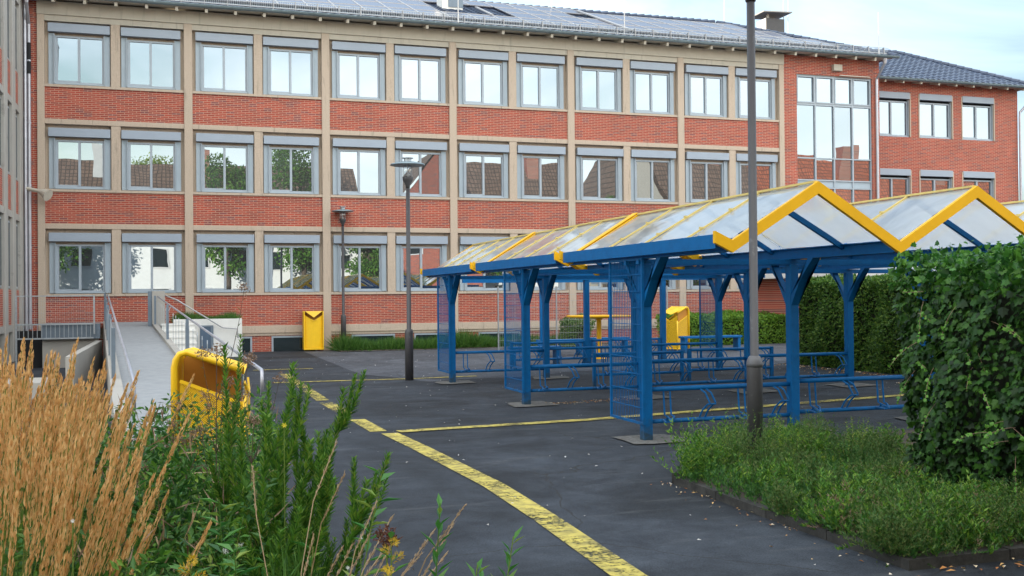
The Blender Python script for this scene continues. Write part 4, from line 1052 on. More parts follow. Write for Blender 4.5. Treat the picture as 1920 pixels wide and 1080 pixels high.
# concrete pier at the head of the steps
pr_ = thing('stair_pier', (-.42, 33.9, 1.0), 'square concrete pier at the top of the white steps', 'pier')
MB().box(-.62, -.25, 33.6, 34.2, .2, 2.08).build('shaft', 'conc_grey', pr_, bevel=.01)
MB().box(-.74, -.625, 33.62, 34.18, 1.0, 2.07).build('steel_cover', 'galv_dark', pr_)
# white steps going down to the right in front of the planter wall
st = MB()
for i in range(6): st.box(-.34, .62, 31.7+i*.33, 33.9, -.1+.0*i if i == 0 else .18*i+.001, .18*(i+1)-.05).box(-.37, .65, 31.66+i*.33, 33.9, .18*(i+1)-.045, .18*(i+1)+.0)
tag(st.build('steps', 'white'), kind='structure')
pl = thing('planter', (1.1, 34.4, 0), 'white plastered raised planter beside the steps, grass growing on top', 'planter')
MB().box(.0, 2.05, 34.0, 34.12, -.1, 1.2).build('wall', 'white', pl)
MB().box(1.93, 2.05, 34.12, FY-.1, -.1, 1.2).build('wall', 'white', pl)
MB().box(.0, 1.93, 34.12, FY-.1, 1.0, 1.1).build('earth', 'soil', pl)
d = MB().box(.78, 1.18, 33.96, 33.998, .28, 1.0).build('door', 'door_blue', pl)
MB().box(1.10, 1.18, 33.94, 33.958, .28, 1.0).box(.78, 1.0999, 33.94, 33.958, .95, 1.0).build('frame', 'galv_dark', d)
MB().tube([(-.25, 33.85, 1.95), (.1, 33.85, 1.80), (1.45, 33.85, .93), (1.9, 33.85, .88), (1.92, 33.85, .6)], .022, 10).build('handrail', 'alu', pl, smooth=True)
gr = MB(); n = 9000
P = np.stack([RNG.uniform(.05, 1.95, n), RNG.uniform(34.15, 36.5, n), np.full(n, 1.08)], 1)
D = rdir(n, 1.6); D[:, 1] -= .15
hgt = RNG.uniform(.12, .34, n)*(1+.25*np.sin(P[:, 0]*4))
leaves(gr, P, D, rdir(n), hgt, .012, fold=0, wide=.3)
tag(gr.build('planter_grass', 'grass'), 'low green grass tufts on top of the white planter by the steps', 'grass', kind='stuff')
# stairwell pit with railing, hatch slab
pit = thing('cellar_stairwell', (-3, 29, 0), 'sunken cellar entrance with concrete wall and blue-grey railing beside the ramp', 'stairwell')
MB().box(-3.35, -1.95, 30.6, 30.8, -.6, .9).build('wall', 'conc_grey', pit)
MB().box(-2.0, -1.85, 22.0, 30.6, -.6, .72).build('wall', 'conc_grey', pit)
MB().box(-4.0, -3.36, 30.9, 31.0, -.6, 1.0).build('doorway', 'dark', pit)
MB().box(-3.37, -1.9, 30.5, 30.59, .78, 1.18).build('metal_fascia', 'galv_dark', pit)
b = MB()
b.box(-3.98, -3.94, 30.38, 30.44, -.2, 1.95).box(-2.06, -2.02, 30.38, 30.44, .9, 1.95).box(-3.94, -2.06, 30.39, 30.43, 1.92, 1.95).box(-3.94, -2.06, 30.39, 30.43, .78, .82).box(-3.94, -2.06, 30.39, 30.43, 1.16, 1.2)
for i in range(17): b.box(-3.9+i*.11, -3.885+i*.11, 30.4, 30.415, .82, 1.16)
b.build('railing', 'galv', pit)
b = MB()
for i in range(33): b.box(-3.92+i*.057, -3.917+i*.057, 30.40, 30.403, 1.2, 1.92)
for i in range(4): b.box(-3.93, -2.07, 30.404, 30.408, 1.32+i*.16, 1.324+i*.16)
b.build('wire_mesh', 'galv', pit)
MB().box(-3.9, -2.6, 23.5, 28.6, -.3, -.05).build('hatch_slab', 'side', pit)
MB().add([(-4.55, 21, .3), (-2.2, 21, .3), (-2.2, 23.2, .25), (-4.55, 23.2, .25), (-4.55, 21, -.3), (-2.2, 21, -.3), (-2.2, 23.2, -.3), (-4.55, 23.2, -.3)], [(0, 1, 2, 3), (4, 5, 1, 0)]).build('kerb_wall', 'conc_grey', pit)

# ================================================================== PLANTING STRIP, FAR HEDGES, FENCE, TREE
def grass_strip(name, x0, x1, y0, y1, h, n, label, mat='grass', z=0.0, lump=.35):
    m = MB(); P = np.stack([RNG.uniform(x0, x1, n), RNG.uniform(y0, y1, n), np.zeros(n)], 1)
    P[:, 2] = [gz(x, y)+z for x, y in P[:, :2]]
    hh = h*(1+lump*np.sin(P[:, 0]*2.1)*np.sin(P[:, 0]*.7+1))*RNG.uniform(.5, 1.15, n)
    D = rdir(n, 1.5); leaves(m, P, D, rdir(n), hh, RNG.uniform(.012, .03, n), fold=0, wide=.35)
    return tag(m.build(name, mat), label, 'grass', kind='stuff')
strip([(5.35, 35.15), (17, 35.15)], .12, .03, 'kerb', 'conc_grey')
b = MB().box(5.3, 23.4, 35.2, FY-.1, -.1, .05); tag(b.build('flower_bed', 'soil'), kind='structure')
grass_strip('border_grass', 5.35, 14.2, 35.25, 36.6, .52, 22000, 'band of long green grass along the foot of the brick wall')
def leafbox(name, x0, x1, y0, y1, z0, z1, n, size, mat, label, cat='hedge', lump=.09, core='hedge', extra=None, topmat=None, group=None, faces='xXyYZ'):
    """clipped hedge: leaves in a shell about a solid twig core coloured like inner shade"""
    t = thing(name, ((x0+x1)/2, (y0+y1)/2, z0), label, cat, group)
    m = MB(); pts = []; nor = []
    A = {'x': (y1-y0)*(z1-z0), 'X': (y1-y0)*(z1-z0), 'y': (x1-x0)*(z1-z0), 'Y': (x1-x0)*(z1-z0), 'Z': (x1-x0)*(y1-y0)*1.3}
    tot = sum(A[f] for f in faces)
    for f in faces:
        k = int(n*A[f]/tot); u = RNG.random(k); v = RNG.random(k); dpt = RNG.exponential(.06, k)
        if f in 'xX':
            sx = -1 if f == 'x' else 1; xx = x0 if f == 'x' else x1
            p = np.stack([np.full(k, xx)-sx*dpt, y0+(y1-y0)*u, z0+(z1-z0)*v], 1); q = np.array([sx, 0, .35])
        elif f in 'yY':
            sy = -1 if f == 'y' else 1; yy = y0 if f == 'y' else y1
            p = np.stack([x0+(x1-x0)*u, np.full(k, yy)-sy*dpt, z0+(z1-z0)*v], 1); q = np.array([0, sy, .35])
        else:
            p = np.stack([x0+(x1-x0)*u, y0+(y1-y0)*v, np.full(k, z1)-dpt], 1); q = np.array([0, 0, 1])
        off = lump*(np.sin(p[:, 0]*3.1+p[:, 2]*2)+np.sin(p[:, 1]*2.7+p[:, 2]*3.3)+np.sin(p[:, 0]*7+p[:, 1]*6))
        p = p+q[None, :]*off[:, None]; pts.append(p); nor.append(np.repeat(q[None], k, 0))
    P = np.concatenate(pts); N = np.concatenate(nor); k = len(P)
    D = rdir(k)*1.0+N*.45+np.array([0, 0, .2]); Nn = N+rdir(k)*.7
    leaves(m, P, D, Nn, RNG.uniform(.6, 1.25, k)*size, RNG.uniform(.45, .7, k)*size, fold=.12)
    m.build('foliage', mat, t)
    e = .16
    MB().box(x0+e, x1-e, y0+e, y1-e, z0, z1-e).build('inner_twigs', 'shaded_twig', t)
    return t
MT['shaded_twig'] = plain('shaded_twigs', (.016, .02, .01), 1, var=.4, scale=20)  # solid twig cores, shade between the leaves put into the near-black colour
leafbox('hedge', 14.1, 15.3, 12.5, 21.9, .1, 2.12, 52000, .075, 'hedge', 'tall clipped green hedge running along the right side of the bike shelter', faces='xyZ', lump=.06)
leafbox('hedge', 15.4, 24.0, 30.2, 32.0, .0, 1.12, 30000, .085, 'hedge_bright', 'low clipped bright hedge in front of the brick wall behind the shelter', faces='xyZ', lump=.05)
leafbox('shrub', 13.0, 13.9, 34.0, 34.8, .0, .95, 3500, .08, 'hedge', 'small rounded shrub left of the low bright hedge', cat='shrub', faces='xXyZ', lump=.1)
# twin-wire garden fence behind the shelter
fen = thing('mesh_fence', (10.2, 33, 0), 'grey wire mesh fence standing before the grass strip behind the shelter', 'fence')
b = MB(); zb = .1
for i in range(int(8.2/.06)): b.box(10.2+i*.06, 10.204+i*.06, 33.0, 33.004, zb, 2.1)
for i in range(10): b.box(10.2, 18.4, 33.005, 33.011, zb+.05+i*.215, zb+.058+i*.215)
b.build('wire_mesh', 'galv', fen)
for i in range(5): MB().box(10.18+i*2.05, 10.22+i*2.05, 33.012, 33.06, zb-.1, 2.15).build('post', 'galv', fen)
def tree(name, x, y, h, r, zc, n, mat, label, leaf=.12, lumps=14, group=None, trunk=.09, cat='tree', seed=1, flat=.8):
    t = thing(name, (x, y, 0), label, cat, group); rr = np.random.default_rng(seed)
    b = MB(); b.tube([(x, y, -.1), (x+.03, y, h*.25), (x-.02, y+.03, zc)], [trunk, trunk*.8, trunk*.45], 9)
    C = []
    for i in range(lumps):
        d = rr.normal(size=3); d /= np.linalg.norm(d); q = rr.uniform(.35, .8)
        c = np.array([x, y, zc])+d*np.array([r*q, r*q, (h-zc)*q*flat]); C.append((c, r*rr.uniform(.32, .52)))
        b.tube([(x, y, zc*rr.uniform(.6, .95)), tuple((np.array([x, y, zc])+c)/2+rr.normal(size=3)*.1), tuple(c)], [trunk*.35, trunk*.22, trunk*.08], 5)
    b.build('trunk', 'bark', t)
    m = MB(); k = n//lumps
    for c, s in C:
        d = rr.normal(size=(k, 3)); d /= np.linalg.norm(d, axis=1, keepdims=True)
        P = c+d*s*(rr.random((k, 1))**.4)*np.array([1, 1, .75]); D = d*.5+rr.normal(size=(k, 3))*.6+np.array([0, 0, -.1]); N = d+rr.normal(size=(k, 3))*.5+np.array([0, 0, .6])
        leaves(m, P, D, N, rr.uniform(.6, 1.2, k)*leaf, rr.uniform(.4, .65, k)*leaf)
    m.build('crown', mat, t); return t
tree('young_tree', 20.75, 32.6, 3.6, 1.15, 2.35, 5200, 'hedge_bright', 'slim young tree with a light green crown against the brick wall', leaf=.13, trunk=.05, seed=3, lumps=16)
# flat-roofed link building beyond the hedge
an = thing('flat_roofed_annex', (24, 31, 0), 'low annex with pale flat roof edges just above the tall hedge', 'building')
MB().box(19.0, 30, 27.3, 33, 2.34, 2.50).build('roof_edge', 'trim', an)
MB().box(19.3, 30, 27.6, 33, 2.501, 2.62).build('roof_deck', 'box', an)
MB().box(20.0, 30, 28.4, 33, 2.621, 2.80).build('upper_fascia', 'trim', an)
MB().box(19.6, 30, 27.9, 33, .0, 2.339).build('brick_wall', 'brick', an)
for i in range(7): MB().box(19.7+i*1.4, 20.9+i*1.4, 27.86, 27.895, .9, 2.1).build('window', 'darkglass', an)

# ================================================================== ACROSS THE YARD (seen only in the window glass)
def house(x0, x1, y0, y1, ze, zr, wall, roofm, label, wins=(), chim=(), gable='x'):
    t = thing('house', ((x0+x1)/2, (y0+y1)/2, 0), label, 'house', 'houses across the yard')
    MB().box(x0, x1, y0, y1, -.1, ze).build('wall', wall, t)
    ym = (y0+y1)/2; b = MB(); o = .4
    if gable == 'x':
        V = [(x0-o, y1+o, ze-.1), (x1+o, y1+o, ze-.1), (x1+o, ym, zr), (x0-o, ym, zr), (x0-o, y0-o, ze-.1), (x1+o, y0-o, ze-.1)]
        b.add(V, [(0, 1, 2, 3), (3, 2, 5, 4), (0, 3, 4), (1, 5, 2)])
    else:
        xm = (x0+x1)/2
        V = [(x0-o, y1+.2, ze-.1), (x0-o, y0, ze-.1), (xm, y0, zr), (xm, y1+.2, zr), (x1+o, y1+.2, ze-.1), (x1+o, y0, ze-.1)]
        b.add(V, [(0, 3, 2, 1), (3, 4, 5, 2)])
        MB().add([(x0, y1, ze), (x1, y1, ze), (xm, y1, zr-.3), (x0, y1-.3, ze), (x1, y1-.3, ze), (xm, y1-.3, zr-.3)], [(0, 1, 2), (3, 5, 4)]).build('gable', wall, t)
    rf = b.build('roof', roofm, t)
    for cx, cw in chim: MB().box(cx, cx+cw, ym+.6, ym+1.5, ze+1.5, zr+1.2).build('chimney', 'brick_side' if cw > .9 else 'white', rf)
    for wx, wz, ww, wh in wins:
        w = MB().box(wx, wx+ww, y1+.001, y1+.05, wz, wz+wh).build('window', 'trim', t)
        MB().box(wx+.1, wx+ww-.1, y1+.051, y1+.06, wz+.1, wz+wh-.1).build('pane', 'darkglass', w)
    return t
rw = lambda x0, n, st, zs=(1.2, 4.2): [(x0+i*st, z, 1.3, 1.5) for i in range(n) for z in zs]
house(-11.5, 14.5, -22, -11, 7.4, 13.0, 'white', 'rooftile_brown', 'long white house with brown tiled roof and pale chimney across the yard', rw(-10, 9, 2.8), [(-6, .7), (1.5, 1.3)])
house(-22, -13.0, -20, -10, 5.5, 10.5, 'brick', 'rooftile_brown', 'brick house at the far left end of the row across the yard', rw(-20.5, 3, 2.6))
house(16.5, 24, -18, -8, 8.6, 13.8, 'brick', 'rooftile_brown', 'tall brick house with its gable turned to the school', [(18, 1.5, 1.2, 1.8), (21, 1.5, 1.2, 1.8), (18, 5, 1.2, 1.8), (21, 5, 1.2, 1.8)], gable='y')
house(25.0, 33.5, -22, -12, 7.6, 14.2, 'white', 'rooftile_brown', 'house with a brown roof and brick chimney right of the brick gable', rw(26, 3, 2.6), [(30.2, 1.2)])
house(35.4, 41.5, -20, -9, 8.5, 14.6, 'cream', 'rooftile_brown', 'cream house with its gable turned to the school', [(37, 1.5, 1.3, 1.7), (39, 5, 1.3, 1.7)], gable='y')
house(42.6, 55, -24, -12, 7.0, 16.6, 'white', 'rooftile_brown', 'house under a very deep brown tiled roof', rw(44, 4, 2.8), [(49, 1.3)])
house(54, 90, -23, -11, 7.0, 15.6, 'white', 'rooftile_orange', 'house with a bright orange tiled roof at the right end of the row', rw(55, 10, 3.2), [(64, 1.2), (78, 1.2)])
for i, (x, y, h, r, m) in enumerate([(-9.0, -7, 9.6, 3.2, 'treeleaf'), (-1.0, -26, 15.0, 4.0, 'treelime'), (3.6, -7.5, 11.6, 2.6, 'treeleaf'), (9.6, -9.0, 13.5, 3.6, 'treeleaf'), (14.9, -7.5, 9.0, 2.2, 'treeleaf'), (34.4, -7.5, 9.5, 2.0, 'treeleaf'), (26.8, -9.5, 9.0, 2.4, 'treeleaf'), (88, -8, 9.0, 4, 'treelime'), (-14.5, -6.5, 9.5, 3.4, 'treeleaf')]):
    tree('tree', x, y, h*1.18, r, h*.72, 9000, m, ['dark green tree before the left end of the white house', 'sunlit yellow-green tree rising behind the long white house', 'narrow green tree before the middle of the white house', 'largest leafy tree at the right end of the white house', 'small tree left of the brick gable', 'tree between the brown roofed house and the cream gable', 'small tree right of the brick gable', 'yellow-green tree before the orange roof', 'dark tree before the far left brick house'][i],
         leaf=.30, trunk=.22, seed=20+i, lumps=26, group='trees across the yard', flat=1.0)

# ================================================================== FOREGROUND BED AT THE LEFT
b = MB(); b.add([(-6, -1, .03), (.35, -1, .03), (.75, 2.6, .03), (.62, 5.6, .03), (.2, 7.2, .03), (-1.2, 12.2, .03), (-1.5, 20.5, .03), (-4.5, 20.8, .03), (-6, 20, .03)], [tuple(range(9))])
tag(b.build('flower_bed', 'soil'), kind='structure')
def curve(p0, d0, L_, bend, n=7):
    """stem as polyline: starts at p0 along d0 and bends towards vector bend"""
    p = np.array(p0, float); d = np.array(d0, float); d /= np.linalg.norm(d); out = [p.copy()]
    for i in range(n-1):
        d = d+np.array(bend)/(n-1); d /= np.linalg.norm(d); p = p+d*L_/(n-1); out.append(p.copy())
    return np.array(out)
def plume(mb, pts, t0, r, k, jit=.35, lf=.02):
    """feathery flower spike along the outer part (from t0) of a stem"""
    seg = len(pts)-1; T = t0+(1-t0)*np.sort(RNG.random(k)); x = T*seg; i = np.minimum(x.astype(int), seg-1); fr = (x-i)[:, None]
    P = pts[i]*(1-fr)+pts[i+1]*fr; D = pts[i+1]-pts[i]; D /= np.linalg.norm(D, axis=1, keepdims=True)
    u = (T-t0)/(1-t0); prof = np.sin(PI*np.clip(u*.9+.1, 0, 1))**.6
    off = RNG.normal(size=(k, 3)); off -= D*np.sum(off*D, 1, keepdims=True); off /= np.linalg.norm(off, axis=1, keepdims=True)
    P = P+off*(r*prof*RNG.random(k)**.5)[:, None]
    leaves(mb, P, D+off*jit, off, lf*RNG.uniform(.7, 1.4, k), lf*.28, fold=.1)
def reed_clump(x, y, n, seed, label, lean=(.18, 0, 0), h=(1.25, 1.62), spread=.5, rad_=.16):
    t = thing('reed_grass', (x, y, .03), label, 'ornamental grass', 'feather reed grass clumps at the left')
    pm = MB(); sm = MB()
    for i in range(n):
        a = RNG.uniform(0, 2*PI); q = RNG.random()**.6
        p0 = (x+rad_*q*math.cos(a), y+rad_*q*math.sin(a), .03)
        d = np.array([math.cos(a)*q*spread*.32+lean[0]+RNG.normal()*.045, math.sin(a)*q*spread*.32+RNG.normal()*.045, 1])
        Lh = RNG.uniform(*h)*(1-.12*q*RNG.random()); pts = curve(p0, d, Lh, (d[0]*.35+RNG.normal()*.05, d[1]*.35, -.10), 8)
        sm.tube([tuple(v) for v in pts[::2]]+[tuple(pts[-1])], .0016, 3, cap=False)
        plume(pm, pts, 1-RNG.uniform(.20, .30)/Lh, RNG.uniform(.006, .0105), 110, .16, .022)
    k = n*9; a = RNG.uniform(0, 2*PI, k); q = RNG.random(k)
    P = np.stack([x+rad_*q*np.cos(a), y+rad_*q*np.sin(a), np.full(k, .03)], 1)
    for j in range(0, k):
        d = np.array([math.cos(a[j])*.35*q[j]+lean[0]*.8, math.sin(a[j])*.35*q[j], 1]); pts = curve(P[j], d, RNG.uniform(.6, 1.15), (d[0]*1.2, d[1]*1.2, -.55), 5)
        s_ = np.array([math.sin(a[j]), -math.cos(a[j]), 0])*.003; V = []
        for m, v in enumerate(pts): w = 1-m/4.3; V += [tuple(v-s_*w), tuple(v+s_*w)]
        sm.add(V, [(2*m, 2*m+1, 2*m+3, 2*m+2) for m in range(4)])
    pm.build('plumes', 'reed', t); sm.build('blades', 'reed_stem', t)
    return t
lb = ['foremost reed grass clump at the lower left corner', 'reed grass clump in the middle of the tan stand', 'reed grass clump at the right side of the tan stand, leaning right', 'reed grass clump at the far left edge of the photo',
      'reed grass clump behind the middle of the tan stand', 'reed grass clump at the back right of the stand', 'small reed grass clump leaning over the green weeds']
for i, (be, d, n, lean, h) in enumerate([(-9.0, 3.4, 46, .04, (1.34, 1.50)), (-8.4, 4.0, 85, .04, (1.38, 1.55)), (-8.4, 3.5, 44, .07, (1.30, 1.46)), (-10.6, 4.6, 70, .03, (1.38, 1.58)),
                                          (-8.8, 5.0, 80, .05, (1.42, 1.64)), (-7.4, 4.8, 52, .05, (1.38, 1.58)), (-8.6, 3.2, 20, .17, (1.16, 1.34))]):
    p = pol(be, d); reed_clump(p.x, p.y, n, i, lb[i], (lean, 0, 0), h)

def leafy_shoot(mf, ms, p0, d0, L_, bend, leaf, nleaf, t0=.2, ang=.6, r=.004, width=.2, taper=.5):
    pts = curve(p0, d0, L_, bend, 9); ms.tube([tuple(v) for v in pts], list(np.linspace(r, r*.35, 9)), 5, cap=False)
    T = t0+(1-t0)*(np.arange(nleaf)+RNG.random(nleaf)*.6)/nleaf; x = np.minimum(T, .999)*8; i = x.astype(int); fr = (x-i)[:, None]
    P = pts[i]*(1-fr)+pts[i+1]*fr; D = pts[i+1]-pts[i]; D /= np.linalg.norm(D, axis=1, keepdims=True)
    az = np.arange(nleaf)*2.4+RNG.normal(size=nleaf)*.4; ref = np.array([1., 0, 0]); U = np.cross(D, ref); U /= np.linalg.norm(U, axis=1, keepdims=True); W = np.cross(D, U)
    O = U*np.cos(az)[:, None]+W*np.sin(az)[:, None]
    leaves(mf, P, D*(1-ang*.5)+O*ang, D-O*.3, leaf*RNG.uniform(.7, 1.2, nleaf)*(1-taper*(T-t0)/(1-t0)), leaf*width*RNG.uniform(.8, 1.2, nleaf)*(1-.4*T), fold=.18)
    return pts
def weed(name, be, d, shoots, L_, leaf, nleaf, mat, label, cat='weed', lean=(.1, 0), spread=.4, width=.2, ang=.6, t0=.15, side=0, head=None, headmat='dry', z0=.03, group=None, r=.004, bendz=-.1, xy=None):
    p = pol(be, d) if xy is None else Vector((xy[0], xy[1], 0))
    t = thing(name, (p.x, p.y, z0), label, cat, group); mf = MB(); ms = MB(); mh = MB()
    heads = []
    for i in range(shoots):
        a = 2*PI*i/shoots+RNG.normal()*.3; q = RNG.uniform(.3, 1)
        d0 = np.array([math.cos(a)*spread*q+lean[0], math.sin(a)*spread*q+lean[1], 1])
        Ls = L_*RNG.uniform(.78, 1.05)*(1.0 if name != 'tall_weed' else 1.08)
        pts = leafy_shoot(mf, ms, (p.x+.04*math.cos(a), p.y+.04*math.sin(a), z0), d0, Ls, (d0[0]*.1, d0[1]*.1, bendz), leaf, nleaf, t0, ang, r, width)
        for j in range(side):
            k = RNG.integers(3, 8); aa = RNG.uniform(0, 2*PI)
            dd = (pts[k]-pts[k-1])/np.linalg.norm(pts[k]-pts[k-1])*.9+np.array([math.cos(aa), math.sin(aa), .1])*.55
            sp = leafy_shoot(mf, ms, pts[k], dd, Ls*RNG.uniform(.14, .3), (-dd[0]*.3, -dd[1]*.3, .5), leaf*.7, max(8, int(nleaf*.35)), .1, ang, r*.5, width)
            if head and RNG.random() < .7: heads.append((sp[-1], head*.7))
        if head: heads.append((pts[-1], head))
    mf.build('foliage', mat, t); ms.build('stems', 'reed_stem' if mat != 'weed_dark' else 'bark', t)
    for hc, hs_ in heads:
        mh = MB(); headcl(mh, hc, hs_); mh.build('seed_head' if headmat in ('dry', 'rust') else 'flower', headmat, t)
    return t
def headcl(mb, c, s, k=70):
    d = rdir(k); P = np.array(c)+d*s*(RNG.random((k, 1))**.5)*np.array([1, 1, .8])
    leaves(mb, P, rdir(k, .3), rdir(k), s*RNG.uniform(.2, .5, k), s*.16, fold=.3)
# tall narrow-leaved evening weeds in front of the asphalt (dense shoots)
T_ = 'evening_primrose'
tall = [('tallest narrow-leaved weed, two shoots rising before the white planter wall', 3.6, 3.75, 3, 1.44, (.03, .05), .06),
        ('narrow-leaved weed with a pair of yellow buds near its top', 3.9, 3.5, 3, 1.28, (.09, .05), .08),
        ('narrow-leaved weed forking above the yellow line', 3.9, 3.8, 4, 1.44, (.14, .08), .07),
        ('narrow-leaved weed leaning farthest right over the asphalt', 3.9, 3.5, 4, 1.26, (.23, .05), .10),
        ('narrow-leaved weed in the middle of the leaning group', 3.4, 3.3, 5, 1.13, (.16, .05), .18)]
for lab, be, d, n, Lh, lean, sp in tall:
    weed('tall_weed', be, d, n, Lh*1.03, .064, 330, 'weed', lab, lean=lean, spread=sp, width=.25, ang=.5, t0=.25, side=4, group='tall narrow-leaved weeds', r=.005, bendz=-.02)
# yellow buds
# dark brown seed heads (old thistle/goldenrod) before the yellow bin
for be, d, Lh, lab in ((2.5, 4.2, 1.50, 'dry brown seed head before the hood of the yellow bin'), (3.4, 4.0, 1.30, 'dry brown seed head right of the yellow bin'), (1.1, 4.5, 1.52, 'dry seed head at the left corner of the yellow bin'), (-1.2, 4.4, 1.4, 'pale dry seed head beside the tan reed grass')):
    weed('dry_flower', be, d, 2, Lh, .05, 14, 'weed_dark', lab, lean=(.02, 0), spread=.03, ang=.7, head=.042, side=5, t0=.3, group='plants with dry brown heads')
# broad-leaved goldenrod-like plants
for i, (be, d, n, Lh, m, lab) in enumerate([(5.3, 2.9, 5, 1.26, 'broad', 'broad-leaved plant with drooping yellow-green leaves below the tall weeds'), (3.9, 3.1, 5, 1.16, 'broad', 'broad-leaved plant with one rust-brown leaf'), (6.9, 3.1, 4, .95, 'broad', 'broad-leaved plant at the edge of the bed, low'),
                                           (6.8, 2.75, 3, .80, 'weed', 'low leafy plant beside the dry grasses')]):
    weed('leafy_plant', be, d, n, Lh, .135, 46, m, lab, lean=(.03, 0), spread=.22, width=.27, ang=1.05, t0=.3, group='broad-leaved plants in the left bed', r=.004)
mid = [(0.4, 3.8), (1.9, 3.6), (-1.2, 3.7), (3.2, 3.7), (.9, 3.2), (2.6, 3.1), (-.4, 3.1), (-2.2, 3.3), (4.3, 3.5), (1.5, 2.8), (3.4, 2.75), (-1.1, 2.7), (.2, 4.4), (2.9, 4.3), (-2.0, 4.3), (5.4, 3.3), (4.7, 2.7), (6.2, 2.9)]
words = ['behind the seed heads', 'under the yellow bin', 'beside the tan reed grass', 'under the leaning shoots', 'in the middle of the weed mass', 'near the rust-brown leaf', 'against the reed stems', 'among the reed grass blades', 'at the foot of the tall weeds',
         'at the lower middle of the bed', 'just above the lower picture edge', 'at the bottom by the reed blades', 'left of the perforated bin', 'right of the perforated bin', 'behind the reed plumes', 'by the bed edge under the tall weeds', 'at the bottom by the golden flowers', 'by the asphalt at the bed edge']
for i, (be, d) in enumerate(mid):
    Lh = {0: .92, 1: .90, 2: 1.16, 3: .95, 12: .95, 13: .92, 14: 1.2}.get(i, 1.0 if d > 3 else .86)
    if be > 5: Lh = .84
    weed('green_weed', be, d, 7, Lh, .075, 44, ['weed', 'weed_dark', 'broad', 'weed'][i % 4], 'bushy green weed '+words[i], lean=(.04, 0), spread=.36, width=.34, ang=.95, t0=.12, side=3, group='bushy green weeds in the left bed', r=.003,
         head=.012 if i % 5 == 1 else None, headmat='flower_white')
# low green undergrowth filling the bed
def carpet(name, pts_, mat, label, size, width=.3, zb=1.3, cat='undergrowth'):
    m = MB(); n = len(pts_); D = rdir(n, zb); leaves(m, pts_, D, rdir(n)+np.array([0, 0, .5]), size*RNG.uniform(.5, 1.3, n), size*width, fold=.12)
    return tag(m.build(name, mat), label, cat, kind='stuff')
def bed_pts(n, poly_fn, hfun):
    out = []
    while len(out) < n:
        p = poly_fn(); out.append((p[0], p[1], RNG.random()*hfun(p)+.03))
    return np.array(out)
def lf():
    d = RNG.uniform(1.9, 6.5); be = RNG.uniform(-9, 8.6 if d < 4 else 5.5); v = pol(be, d); return (v.x, v.y)
def top_h(p):
    be = math.degrees(math.atan2(p[0], p[1])); d = math.hypot(*p)
    k = np.interp(be, [-9, -4, -1, 2, 4.5, 6.5, 8.5], [.86, 1.0, 1.10, .98, 1.10, .84, .5])
    return k*np.interp(d, [2, 3, 4, 6], [.72, .86, 1.0, 1.0])*(1+.10*math.sin(p[0]*9+p[1]*5)+.08*math.sin(p[1]*11))
carpet('undergrowth', bed_pts(70000, lf, top_h), 'weed_dark', 'dense dark green undergrowth between the weeds of the left bed', .05, .36, .5)
carpet('undergrowth', bed_pts(42000, lf, top_h), 'weed', 'lighter green leafy undergrowth of the left bed', .045, .34, .6)
carpet('undergrowth', bed_pts(5000, lf, lambda p: top_h(p)*1.04), 'dry', 'dry brown stalk tangle in the left bed', .09, .07, .9)
carpet('undergrowth', bed_pts(1500, lf, lambda p: top_h(p)*1.02), 'straw', 'pale dry grass blades tangled through the left bed', .13, .05, .6)
def lf2():
    d = RNG.uniform(2.4, 3.6); be = RNG.uniform(5.0, 9.6); v = pol(be, d); return (v.x, v.y)
carpet('grass_tufts', bed_pts(8000, lf2, lambda p: .98-.16*max(0, math.degrees(math.atan2(p[0], p[1]))-6.5)*.6), 'grass', 'fine green grass at the bed edge beside the asphalt', .12, .05, 2.0, 'grass')
# dry meadow grasses over the asphalt
for i, (be, d, Lh, ln, lab) in enumerate([(5.6, 2.7, 1.42, .07, 'dry bent grass stalks before the asphalt, tallest'), (5.8, 2.6, 1.34, .12, 'dry grass stalks leaning right over the asphalt'), (5.9, 2.9, 1.42, .02, 'thin straight dry stalk beside the leafy plants'), (6.3, 2.5, 1.26, .14, 'short pale dry grass at the bed edge'), (21.4, 2.0, 1.30, .03, 'single pale grass ear at the lower edge over the yellow line')]):
    p = pol(be, d); t = thing('dry_grass', (p.x, p.y, .03), lab, 'dry grass', 'dry grasses at the bed edge'); m = MB(); s_ = MB()
    for j in range([6, 5, 3, 5, 1][i]):
        d0 = np.array([ln+RNG.normal()*.05, RNG.normal()*.05, 1]); pts = curve((p.x+RNG.normal()*.03, p.y+RNG.normal()*.03, .03), d0, Lh*RNG.uniform(.8, 1.03), (.12+RNG.normal()*.12, RNG.normal()*.1, -.12), 9)
        pts[-2:] += [[.012, 0, -.004], [.05, 0, -.035]]
        s_.tube([tuple(v) for v in pts], .0013, 4, cap=False); plume(m, pts, .88, .0035, 45, .35, .010)
    m.build('ears', 'straw', t); s_.build('stalks', 'straw', t)
